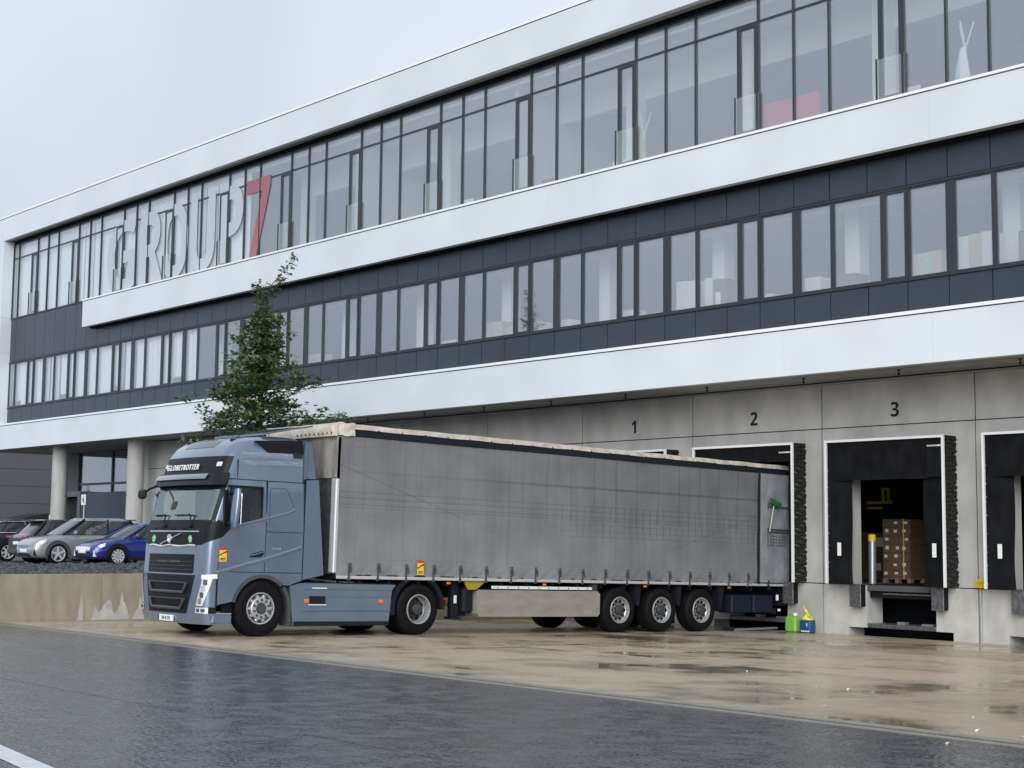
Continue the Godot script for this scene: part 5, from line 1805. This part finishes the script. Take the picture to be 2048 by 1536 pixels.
func build_parking() -> void:
	# raised ground, retaining wall with peeled paint, gravel strip, kerb
	var g := MB.new()
	g.bb(Vector3(-220, 0.4, -7.9), Vector3(-14.05, PARK, 60))
	g.bb(Vector3(-220, 0.4, -120), Vector3(-54.62, PARK, -7.91))
	struct("parking_ground", g, mats.parking_asphalt)
	var wl := Node3D.new()
	wl.name = "retaining_wall"
	add_child(wl)
	tag(wl, "stained low concrete retaining wall left of the truck below the parked cars", "wall")
	for k in 11:
		var m := MB.new()
		var za := 0.02 + k * 2.52
		m.bb(Vector3(-14.04, -0.2, za + 0.004), Vector3(-13.82, 1.333, za + 2.516))
		put("wall_segment", m, mats.retaining_concrete, wl)
	var pp := MB.new()
	var spikes := [17.2, 0.0, 17.0, 0.04, 15.92, 0.03, 15.86, 0.30, 15.78, 0.62, 15.73, 0.95, 15.69, 0.62, 15.70, 0.30, 15.66, 0.05, 15.40, 0.05]
	var run := []
	run.append_array([15.63, 0.42, 15.60, 0.42])
	run = [15.70, 0.36, 15.66, 0.40, 15.60, 0.80, 15.565, 0.93, 15.53, 0.60, 15.53, 0.36]
	for poly: Array in [run, [15.38, 0.36, 15.33, 0.42, 15.26, 0.66, 15.22, 0.55, 15.18, 0.50, 15.05, 0.70, 14.97, 0.80, 14.90, 0.74, 14.83, 0.50, 14.77, 0.52, 14.70, 0.74, 14.65, 0.98, 14.60, 0.72, 14.53, 0.60, 14.46, 0.42, 14.46, 0.36], [14.42, 0.36, 14.36, 0.46, 14.27, 0.60, 14.22, 0.84, 14.16, 0.62, 14.08, 0.56, 13.98, 0.60, 13.9, 0.56, 13.84, 0.66, 13.78, 0.62, 13.70, 0.64, 13.60, 0.48, 13.4, 0.5, 13.2, 0.36]]:
		var fine := PackedVector2Array()
		var src := pv(poly)
		for i in src.size():
			var a := src[i]
			var b := src[(i + 1) % src.size()]
			for q in 4:
				var f := a.lerp(b, q / 4.0)
				if f.y > 0.38 and q > 0: f += Vector2(rng.randf_range(-0.012, 0.012), rng.randf_range(-0.03, 0.03))
				fine.append(f)
		pp.prism(fine, 0, -13.821, -13.816)
	put("peeled_paint", pp, mats.peeled_paint, wl)
	var kb := MB.new()
	kb.bb(Vector3(-31.0, PARK - 0.1, 7.3), Vector3(-18.0, PARK + 0.04, 7.45), 0.01)
	kb.bb(Vector3(-48.0, PARK - 0.1, 9.35), Vector3(-31.05, PARK + 0.03, 9.5), 0.01)
	struct("kerb", kb, mats.kerb)
	var rocks := MB.new()
	for k in 1:
		var pts := []
		for i in 6:
			var rg := PackedVector3Array()
			var y := lerpf(-1.0, 1.0, i / 5.0)
			var rad := sqrt(maxf(0.08, 1.0 - y * y))
			for q in 7:
				var a := TAU * q / 7 + i * 0.4
				var j := rng.randf_range(0.75, 1.15)
				rg.append(Vector3(cos(a) * rad * j, y * 0.72, sin(a) * rad * j * 0.85))
			pts.append(rg)
		rocks.loft(pts, false)
	var mm := MultiMesh.new()
	mm.transform_format = MultiMesh.TRANSFORM_3D
	mm.mesh = rocks.done()
	mm.instance_count = 9000
	for i in 9000:
		var x := rng.randf_range(-30.0, -14.2)
		var z := rng.randf_range(2.0, 19.0)
		if i > 6500:
			x = rng.randf_range(-47.0, -30.0); z = rng.randf_range(9.6, 22.0)
		var s := rng.randf_range(0.05, 0.13)
		mm.set_instance_transform(i, Transform3D(Basis.from_euler(Vector3(rng.randf() * TAU, rng.randf() * TAU, rng.randf() * TAU)).scaled(Vector3.ONE * s), Vector3(x, PARK + s * 0.45 + (0.07 if x > -16.0 else 0.0), z)))
	var gr := MultiMeshInstance3D.new()
	gr.name = "gravel"
	gr.multimesh = mm
	gr.material_override = mats.basalt
	add_child(gr)
	gr.set_meta("kind", "stuff")
	tag(gr, "dark crushed basalt strip between the retaining wall and the parked cars", "gravel")
	# cars
	make_car("parked_car", "blue hatchback with bright front panel, partly hidden by the truck cab", Vector3(-31.34 - 0.91, PARK, 5.15 - 1.34 + 0.85), 1.0, {"len": 4.47, "w": 1.82, "h": 1.45, "belt": 0.93, "wheel": 0.325, "over": 0.86, "base": 2.7, "cowl": 1.15, "roof_front": 0.28, "roof_rear": -1.2, "tail": -1.95, "spokes": 10, "bright": true}, mats.car_blue)
	make_car("parked_car", "silver-grey crossover with black wheel arches, second car from the truck", Vector3(-33.94 - 0.93, PARK, 6.98 - 2.29 + 0.86), 1.0, {"len": 4.58, "w": 1.85, "h": 1.63, "belt": 1.03, "wheel": 0.365, "over": 0.86, "base": 2.77, "cowl": 1.30, "roof_front": 0.42, "roof_rear": -1.45, "tail": -2.05, "spokes": 5, "clad": true}, mats.car_silver)
	make_car("parked_car", "black car seen from behind with white plate, next to the silver crossover", Vector3(-37.6, PARK, 4.75), -1.0, {"len": 4.4, "w": 1.83, "h": 1.58, "belt": 1.02, "wheel": 0.345, "over": 0.88, "base": 2.62, "cowl": 1.10, "roof_front": 0.25, "roof_rear": -1.45, "tail": -2.0, "spokes": 7, "clad": true}, mats.car_black)
	make_car("parked_car", "dark estate with chrome window strip, leftmost of the parked cars", Vector3(-40.7, PARK, 5.0), -1.0, {"len": 4.8, "w": 1.88, "h": 1.62, "belt": 1.05, "wheel": 0.36, "over": 0.9, "base": 2.85, "cowl": 1.30, "roof_front": 0.5, "roof_rear": -1.75, "tail": -2.25, "spokes": 7, "chrome": true}, mats.car_anthracite)
	# sign on a post by the entrance
	var sg := thing("sign", "small white square sign with a dark walking figure on a post by the entrance", "sign", Vector3(-42.6, PARK, 2.0))
	var m := MB.new()
	m.tube(PackedVector3Array([Vector3(0, 0, 0), Vector3(0, 2.65, 0)]), 0.035, 8)
	put("post", m, mats.galvanised, sg)
	m = MB.new()
	m.bb(Vector3(-0.20, 2.26, 0.036), Vector3(0.20, 2.68, 0.05), 0.004)
	var board := put("board", m, mats.plate_white, sg)
	m = MB.new()
	m.prism(pv([-0.03, 2.33, 0.02, 2.33, 0.03, 2.44, 0.09, 2.34, 0.12, 2.36, 0.05, 2.49, 0.05, 2.56, -0.05, 2.56, -0.10, 2.44, -0.07, 2.43, -0.03, 2.5]), 2, 0.051, 0.053)
	m.prism(pv(arc(0.0, 2.60, 0.03, 0, 330, 10)), 2, 0.051, 0.053)
	put("figure", m, mats.ink, board)
	# the grey hall beyond the entrance with its low sheds
	var far := thing("warehouse", "large dark grey warehouse with horizontal cladding joints far behind the parked cars", "building", Vector3(-75, 0, 0))
	for k in 9:
		m = MB.new()
		m.bb(Vector3(-40, 0.9 + k * 1.065, -60), Vector3(0, 0.9 + k * 1.065 + 1.045, -5.5))
		put("cladding_strip", m, mats.far_cladding, far)
	m = MB.new()
	m.bb(Vector3(-39.9, 0.5, -59.9), Vector3(-0.06, 10.4, -5.6))
	put("core", m, mats.joint_black, far)
	for k in 3:
		var sh := thing("container", ["rust red container in front of the grey warehouse", "dark shed roof between the red container and the round column", "white box trailer end beside the round column"][k], ["container", "shed", "container"][k], [Vector3(-66, PARK, -2.2), Vector3(-68, PARK, -7.2), Vector3(-64, PARK, -7.4)][k])
		m = MB.new()
		if k == 0:
			m.bb(Vector3(-1.2, 0, -3.0), Vector3(1.2, 1.75, 3.0), 0.03)
			for q in 18: m.bb(Vector3(1.2, 0.1, -2.9 + q * 0.33), Vector3(1.235, 1.65, -2.75 + q * 0.33))
			put("shell", m, mats.container_red, sh)
		elif k == 1:
			m.prism(pv([-2.4, 0, 2.4, 0, 2.4, 1.75, 0, 2.25, -2.4, 1.8]), 0, -1.4, 1.2)
			put("shell", m, mats.interior_dark, sh)
		else:
			m.bb(Vector3(-1.0, 0.5, -0.9), Vector3(1.0, 2.15, 0.9), 0.03)
			put("shell", m, mats.carton_white, sh)
			m = MB.new()
			for q: float in [-0.6, 0.6]: m.lathe(pv([0.0, 0.0, 0.32, 0.0, 0.32, 0.22, 0.0, 0.22]), Vector3(0.8, 0.33, q), 0, 16)
			m.bb(Vector3(-0.9, 0.35, -0.8), Vector3(0.8, 0.5, 0.8))
			put("running_gear", m, mats.rubber, sh)


func build_tree() -> void:
	var t := thing("oak_tree", "young slender oak with layered branches behind the truck in front of the office windows", "tree", Vector3(-21.55, PARK, 6.6))
	var tr := rng.randi()
	rng.seed = 99
	var wood := MB.new()
	wood.tube(PackedVector3Array([Vector3(0, 0, 0), Vector3(0.03, 2.2, 0.02), Vector3(-0.02, 4.5, 0), Vector3(0.04, 6.6, 0.03), Vector3(0.10, 8.0, 0.0)]), 0.12, 8, 0.022)
	wood.tube(PackedVector3Array([Vector3(0.10, 8.0, 0.0), Vector3(0.22, 8.35, -0.12), Vector3(0.45, 8.75, -0.35), Vector3(0.62, 9.2, -0.62)]), 0.02, 5, 0.006)
	var lv := MB.new()
	lv.st.set_color(Color.WHITE)
	var leaf := func(p: Vector3, s: float, up: float) -> void:
		var tone := rng.randf()
		var c := Color(0.055, 0.105, 0.04).lerp(Color(0.14, 0.185, 0.07), tone * tone)
		if rng.randf() < 0.05: c = Color(0.15, 0.10, 0.025)
		lv.st.set_color(c)
		var ax := Vector3(rng.randf_range(-1, 1), rng.randf_range(-0.5, 0.4) + up, rng.randf_range(-1, 1)).normalized()
		var side := ax.cross(Vector3(rng.randf_range(-0.5, 0.5), 1, rng.randf_range(-0.5, 0.5))).normalized()
		var nrm := side.cross(ax)
		# a lobed leaf: three lobes either side of the rib, slightly folded
		var a := p; var b := p + ax * s
		for sg: float in [-1.0, 1.0]:
			var e := p + ax * s * 0.40 + side * sg * s * 0.34 + nrm * s * 0.08
			var f := p + ax * s * 0.80 + side * sg * s * 0.30 + nrm * s * 0.08
			var mid := p + ax * s * 0.56 + side * sg * s * 0.12
			lv.tri(a, e, mid); lv.tri(mid, f, b); lv.tri(a, mid, b)
	var cluster := func(p: Vector3, rad: float, n: int) -> void:
		for k in n:
			var o := Vector3(rng.randfn(), rng.randfn() * 0.6, rng.randfn()) * rad * 0.55
			leaf.call(p + o, rng.randf_range(0.10, 0.19), 0.1)
	for i in 66:
		var f := i / 65.0
		var y := 3.2 + 3.9 * pow(f, 1.1)
		var reach := lerpf(3.45, 0.40, pow(clampf((y - 3.2) / 3.9, 0, 1), 0.74)) * rng.randf_range(0.5, 1.1)
		var az := i * 2.399963 + rng.randf_range(-0.5, 0.5)
		var dir := Vector3(cos(az), 0, sin(az))
		if y < 4.2 and dir.dot(Vector3(-0.65, 0, 0.76)) > 0.3: reach *= 0.72
		var rise := lerpf(0.02, 0.30, f) * reach + rng.randf_range(-0.15, 0.25)
		var path := PackedVector3Array()
		for k in 6:
			var q := k / 5.0
			path.append(Vector3(0.02, y, 0) + dir * reach * q + Vector3(rng.randf_range(-0.05, 0.05), rise * q + 0.18 * sin(q * PI) + rng.randf_range(-0.05, 0.05), rng.randf_range(-0.05, 0.05)))
		wood.tube(path, 0.030 * lerpf(1.0, 0.5, f), 4, 0.005)
		var n := int(reach * 5.2) + 3
		for k in n:
			var q := lerpf(0.22, 1.0, (k + rng.randf()) / n)
			var at := path[mini(int(q * 5.0), 4)].lerp(path[mini(int(q * 5.0) + 1, 5)], fposmod(q * 5.0, 1.0))
			var spread := 0.30 * (1.0 - 0.5 * q) * minf(1.0, reach * 0.6) + 0.08
			var tip := at + Vector3(rng.randfn() * spread, rng.randfn() * 0.07 + 0.03, rng.randfn() * spread)
			if k % 2 == 0: wood.tube(PackedVector3Array([at, at.lerp(tip, 0.5) + Vector3(0, 0.03, 0), tip]), 0.008, 3, 0.003)
			cluster.call(tip, rng.randf_range(0.15, 0.24), rng.randi_range(11, 22))
	for i in 60:
		var y := rng.randf_range(5.5, 8.0)
		cluster.call(Vector3(rng.randfn() * 0.06, y, rng.randfn() * 0.06), 0.15, 7)
	for i in 14:
		var q := i / 13.0
		var at := Vector3(0.10, 8.0, 0.0).lerp(Vector3(0.62, 9.2, -0.62), q) + Vector3(0, -0.12 * sin(q * PI), 0)
		cluster.call(at + Vector3(rng.randf_range(-0.12, 0.12), 0, rng.randf_range(-0.08, 0.08)), lerpf(0.24, 0.10, q), int(lerpf(16, 7, q)))
	for i in 6: cluster.call(Vector3(-0.05 - i * 0.05, 8.05 + i * 0.07, 0.1), 0.16, 8)
	put("trunk", wood, mats.bark, t)
	put("crown", lv, mats.leaf, t)
	for k in 3:
		var c := t.duplicate()
		c.name = uniq(self, "oak_tree")
		add_child(c, true)
		c.position = [Vector3(-118, PARK, 24), Vector3(-124, PARK, 29), Vector3(-112, PARK, 27), Vector3(-130, PARK, 36), Vector3(-121, PARK, 33)][k]
		c.basis = Basis(Vector3.UP, k * 1.3).scaled(Vector3.ONE * [0.55, 0.7, 0.6][k])
		c.set_meta("label", "%s of three trees beyond the car park, mirrored in the entrance glass" % ["left", "middle", "right"][k])
		c.set_meta("group", "trees mirrored in the entrance glass")
	rng.seed = tr


func build_small_things() -> void:
	# canisters by the wall
	var c := thing("canister", "lime green plastic canister with white cap on the ground beside the dock wall", "canister", Vector3(-6.92, gy(0.62) - 0.0, 0.62))
	var m := MB.new()
	m.box(Vector3(0, 0.19, 0), Vector3(0.33, 0.38, 0.26), 0.045)
	m.tube(PackedVector3Array([Vector3(-0.12, 0.37, 0), Vector3(-0.10, 0.42, 0), Vector3(0.0, 0.425, 0), Vector3(0.04, 0.37, 0)]), 0.022, 8)
	m.lathe(pv([0.05, 0.0, 0.045, 0.04, 0.0, 0.04]), Vector3(0.09, 0.37, 0.03), 1, 14)
	put("body", m, mats.can_green, c)
	m = MB.new()
	m.lathe(pv([0.056, 0.0, 0.058, 0.055, 0.04, 0.065, 0.0, 0.065]), Vector3(0.09, 0.40, 0.03), 1, 16)
	put("cap", m, mats.label_white, c)
	m = MB.new()
	for k in 2: m.bb(Vector3(-0.14, 0.10 + k * 0.07, 0.131), Vector3(-0.04 - k * 0.02, 0.135 + k * 0.07, 0.133))
	put("print", m, mats.sticker_green, c)
	var d := thing("canister", "dark blue plastic canister under a yellow bag beside the dock wall", "canister", Vector3(-6.53, gy(0.56), 0.56))
	m = MB.new()
	m.box(Vector3(0, 0.155, 0), Vector3(0.31, 0.31, 0.25), 0.03)
	put("body", m, mats.can_blue, d)
	m = MB.new()
	m.prism(pv([0.04, 0.24, 0.07, 0.14, 0.10, 0.24, 0.085, 0.24, 0.07, 0.18, 0.055, 0.24]), 2, 0.126, 0.128)
	for k in 5: m.bb(Vector3(-0.10 + k * 0.05, 0.03, 0.1255), Vector3(-0.065 + k * 0.05, 0.065, 0.1275))
	put("print", m, mats.label_white, d)
	var bg := thing("plastic_bag", "crumpled yellow plastic bag lying on the blue canister", "bag", Vector3(-6.52, gy(0.56) + 0.312, 0.56))
	m = MB.new()
	var rings := []
	for i in 9:
		var q := i / 8.0
		var rr := lerpf(0.15, 0.02, pow(q, 0.8)) * (1.0 + 0.15 * sin(q * 9.0))
		var rg := PackedVector3Array()
		for k in 16:
			var a := TAU * k / 16
			var j := 1.0 + 0.18 * sin(a * 3.0 + i) + 0.10 * sin(a * 7.0 + i * 2.0)
			rg.append(Vector3(cos(a) * rr * j - 0.07 * q, 0.25 * q, sin(a) * rr * j * 0.8))
		rings.append(rg)
	m.loft(rings)
	put("sack", m, mats.bag_yellow, bg)
	m = MB.new()
	m.surf(func(u: float, w: float) -> Vector3: return Vector3(-0.07 - 0.07 * u + 0.02 * sin(u * 8.0), 0.22 + u * 0.12, (w - 0.5) * 0.05), 6, 2)
	m.surf(func(u: float, w: float) -> Vector3: return Vector3(-0.04 + 0.20 * u, 0.20 - u * 0.16 + 0.02 * sin(u * 9.0), 0.05 + (w - 0.5) * 0.09), 6, 2)
	put("handles", m, mats.bag_yellow, bg)
	# broom on the trailer door
	var br := thing("broom", "green-headed broom with pale stick stuck behind the bars of the trailer door", "broom", Vector3(-7.45, gy(0.6) + 2.40, 0.78))
	m = MB.new()
	m.tube(PackedVector3Array([Vector3(0.0, 0.0, 0.05), Vector3(0.01, 0.62, -0.10)]), 0.014, 8)
	put("stick", m, mats.roof_cream, br)
	m = MB.new()
	m.xf = Transform3D(Basis(Vector3.RIGHT, -0.33), Vector3(0.02, 0.66, -0.12))
	m.box(Vector3(0, 0.0, 0), Vector3(0.07, 0.06, 0.40), 0.015)
	for k in 60: m.box(Vector3(rng.randf_range(-0.02, 0.05), 0.05 + rng.randf() * 0.02, -0.19 + k * 0.0064), Vector3(0.03, 0.08, 0.008))
	put("head", m, mats.brush_green, br)
	# yellow box and pipe at the wall
	var yb := thing("sign_box", "yellow box sign on a grey pipe between doors three and four", "sign", Vector3(-2.15, 1.20, 0.0))
	m = MB.new()
	m.box(Vector3(0, 0.10, 0.055), Vector3(0.27, 0.20, 0.09), 0.01)
	var yp := put("box", m, mats.yellow, yb)
	m = MB.new()
	for k in 3: m.bb(Vector3(-0.09, 0.06 + k * 0.035, 0.1005), Vector3(0.09, 0.07 + k * 0.035, 0.102))
	put("print", m, mats.sticker_red, yp)
	m = MB.new()
	m.tube(PackedVector3Array([Vector3(-0.03, 0.0, 0.04), Vector3(-0.03, -0.06, 0.04)]), 0.022, 8)
	put("lamp", m, mats.lamp_orange, yb)
	m = MB.new()
	m.tube(PackedVector3Array([Vector3(-0.03, -0.05, 0.04), Vector3(-0.03, -1.28, 0.04)]), 0.018, 8)
	put("pipe", m, mats.galvanised, yb)
	# a pallet truck fork lying under the trailer's rear
	var pt := thing("steel_bar", "grey steel bar lying on the ground behind the last trailer wheel", "bar", Vector3(-7.75, gy(1.0), 1.0))
	m = MB.new()
	m.bb(Vector3(-0.06, 0.02, -0.75), Vector3(0.06, 0.07, 0.95), 0.01)
	put("bar", m, mats.galvanised, pt)
	m = MB.new()
	m.box(Vector3(0, 0.06, 1.0), Vector3(0.22, 0.12, 0.18), 0.02)
	put("foot", m, mats.chassis, pt)
	# what stands behind the windows
	var g2 := "cartons behind the lower windows"
	var cs := [[-10.47, -10.13, 1.60, "white"], [-10.12, -9.79, 1.58, "white"], [-9.48, -9.22, 1.58, "white"], [-9.18, -8.72, 1.50, "brown"], [-7.56, -7.28, 0.94, "white"], [-6.26, -5.78, 1.18, "white"], [-5.30, -4.76, 1.14, "brown"], [-3.26, -2.45, 1.36, "pale"], [-2.04, -1.76, 1.58, "white"], [-1.75, -1.45, 1.60, "pale"], [-1.44, -1.20, 1.62, "white"], [-0.55, 0.3, 1.5, "brown"], [-12.6, -12.0, 1.06, "white"], [-14.9, -14.5, 1.05, "white"], [-16.1, -15.75, 1.1, "white"], [-18.2, -17.5, 1.30, "pale"], [-17.3, -16.7, 1.10, "pale"], [-20.4, -19.6, 0.95, "white"], [-27.9, -27.1, 1.15, "pale"]]
	for i in cs.size():
		var q: Array = cs[i]
		var label := "%s carton behind the lower windows: %s" % [{"white": "white", "brown": "dark brown", "pale": "light brown"}[q[3]], ["left half of the block over dock two", "right half of the block over dock two", "narrow one right of that block", "small labels, between docks two and three", "low piece at the window foot", "under the window left of dock number three", "with a big label above dock number three", "with pale green tape stripes", "left of three at the right edge", "middle of three at the right edge", "right of three at the right edge", "in the last window at the right edge", "above the second dock joint", "left of the tree reflection", "right part above dock number one", "tall one above the trailer front third", "beside the tall one above the trailer front third", "low one above the trailer's front", "right of the oak tree"][i]]
		carton(q[1] - q[0], q[2], 0.5, {"white": mats.carton_white, "brown": mats.cardboard, "pale": mats.cardboard_pale}[q[3]], Vector3((q[0] + q[1]) * 0.5, 7.302, 0.66), label, g2, 1 if q[3] == "brown" else 0)
		if q[3] == "pale" and i == 7:
			m = MB.new()
			for k in 6: m.bb(Vector3(-2.98 + k * 0.035 + (0.06 if k % 2 else 0.0), 8.55 - k * 0.07, 0.912), Vector3(-2.80 + k * 0.035, 8.60 - k * 0.07, 0.915))
			tag(put("tape_strips", m, mats.green_tape), "pale green tape strips stuck on the light brown carton", "tape")
	# coat stands, red sofa, desks on the upper floor
	for k in 2:
		var cx: float = [-2.10, -12.2][k]
		var s := thing("coat_stand", ["white coat stand with a white coat near the right end of the upper windows", "pale coat stand with a yellow jacket in the upper windows above dock one"][k], "coat stand", Vector3(cx, 11.352, 0.35))
		m = MB.new()
		for a in 3:
			var an := TAU * a / 3 + 0.5
			m.tube(PackedVector3Array([Vector3(0.27 * cos(an), 0.0, 0.27 * sin(an)), Vector3(0.03 * cos(an + 2.6), 2.0, 0.03 * sin(an + 2.6)), Vector3(0.20 * cos(an + 3.1), 2.56, 0.20 * sin(an + 3.1))]), 0.022, 6)
		put("frame", m, mats.label_white, s)
		var co := thing("coat", ["white coat hanging on the coat stand", "yellow safety jacket hanging on the coat stand"][k], "coat", Vector3(cx - 0.05, 11.352 + 1.0, 0.37))
		m = MB.new()
		var rg2 := []
		for i in 9:
			var q := i / 8.0
			var rr := lerpf(0.20, 0.06, pow(q, 1.8)) * (1.0 if k == 0 else 0.7)
			var rg := PackedVector3Array()
			for a in 24:
				var an := TAU * a / 24
				var j := 1.0 + 0.16 * sin(an * 5.0) * (1.0 - q)
				rg.append(Vector3(cos(an) * rr * j, 0.98 * q, sin(an) * rr * 0.6 * j))
			rg2.append(rg)
		m.loft(rg2)
		put("cloth", m, mats.cloth_white if k == 0 else mats.cloth_yellow, co)
	var so := thing("sofa", "red high-backed sofa behind the upper windows", "sofa", Vector3(-6.75, 11.352, 0.55))
	m = MB.new()
	m.box(Vector3(0, 0.86, 0.2), Vector3(1.75, 1.72, 0.14), 0.04)
	put("backrest", m, mats.sofa_red, so)
	m = MB.new()
	m.box(Vector3(0, 0.25, -0.25), Vector3(1.75, 0.45, 0.75), 0.06)
	put("seat", m, mats.sofa_red, so)
	for k in 6:
		var dk := thing("desk", "white office desk behind the upper windows, %s" % ["at the right edge of the photo", "left of the white coat", "left of the red sofa", "above dock number two", "above dock number one", "above the trailer front"][k], "desk", Vector3([0.6, -3.9, -9.3, -13.6, -16.6, -20.4][k], 11.352, 0.1), Basis.IDENTITY, "desks behind the upper windows")
		m = MB.new()
		m.box(Vector3(0, 1.05, 0), Vector3(1.5, 0.03, 0.75), 0.008)
		put("top", m, mats.room_white, dk)
		for sx: float in [-0.7, 0.7]:
			m = MB.new()
			m.bb(Vector3(sx - 0.025, 0, -0.33), Vector3(sx + 0.025, 1.03, 0.33))
			put("leg", m, mats.room_white, dk)
		m = MB.new()
		m.box(Vector3(0.1, 1.34, -0.1), Vector3(0.55, 0.34, 0.03), 0.01)
		m.box(Vector3(0.1, 1.12, -0.1), Vector3(0.06, 0.12, 0.05))
		put("monitor", m, mats.room_white if k % 2 else mats.interior_dark, dk)
		m = MB.new()
		for q in 3: m.box(Vector3(-0.5 + q * 0.07, 1.10 + q * 0.02, 0.2 - 0.05 * q), Vector3(0.24, 0.05, 0.2))
		put("papers", m, mats.label_white, dk)
	# litter by the drain
	var lit := [[9.05, 17.2], [8.5, 17.05], [9.6, 17.9], [9.0, 18.3], [4.8, 14.1], [4.4, 14.2], [6.2, 16.4], [7.7, 15.9], [2.1, 12.9], [8.3, 18.6]]
	for i in lit.size():
		m = MB.new()
		var an := rng.randf() * TAU
		m.xf = Transform3D(Basis(Vector3.UP, an), Vector3(lit[i][0], gy(lit[i][1]) + 0.008, lit[i][1]))
		m.surf(func(u: float, w: float) -> Vector3: return Vector3((u - 0.5) * 0.05, 0.010 * sin(u * 4.0) + 0.006 * w, (w - 0.5) * 0.03), 4, 3)
		tag(put("paper_scrap", m, mats.label_white if i % 3 else mats.cardboard_pale), "small scrap of pale paper on the wet yard, %s" % ["on the drain by the right edge", "just before the drain at the right", "on the asphalt right of the drain", "farther out on the asphalt", "left of a close pair", "right of a close pair", "in the middle of the concrete", "between the middle and the drain", "nearest to the truck", "outermost on the asphalt"][i], "paper scrap", "paper scraps on the yard")
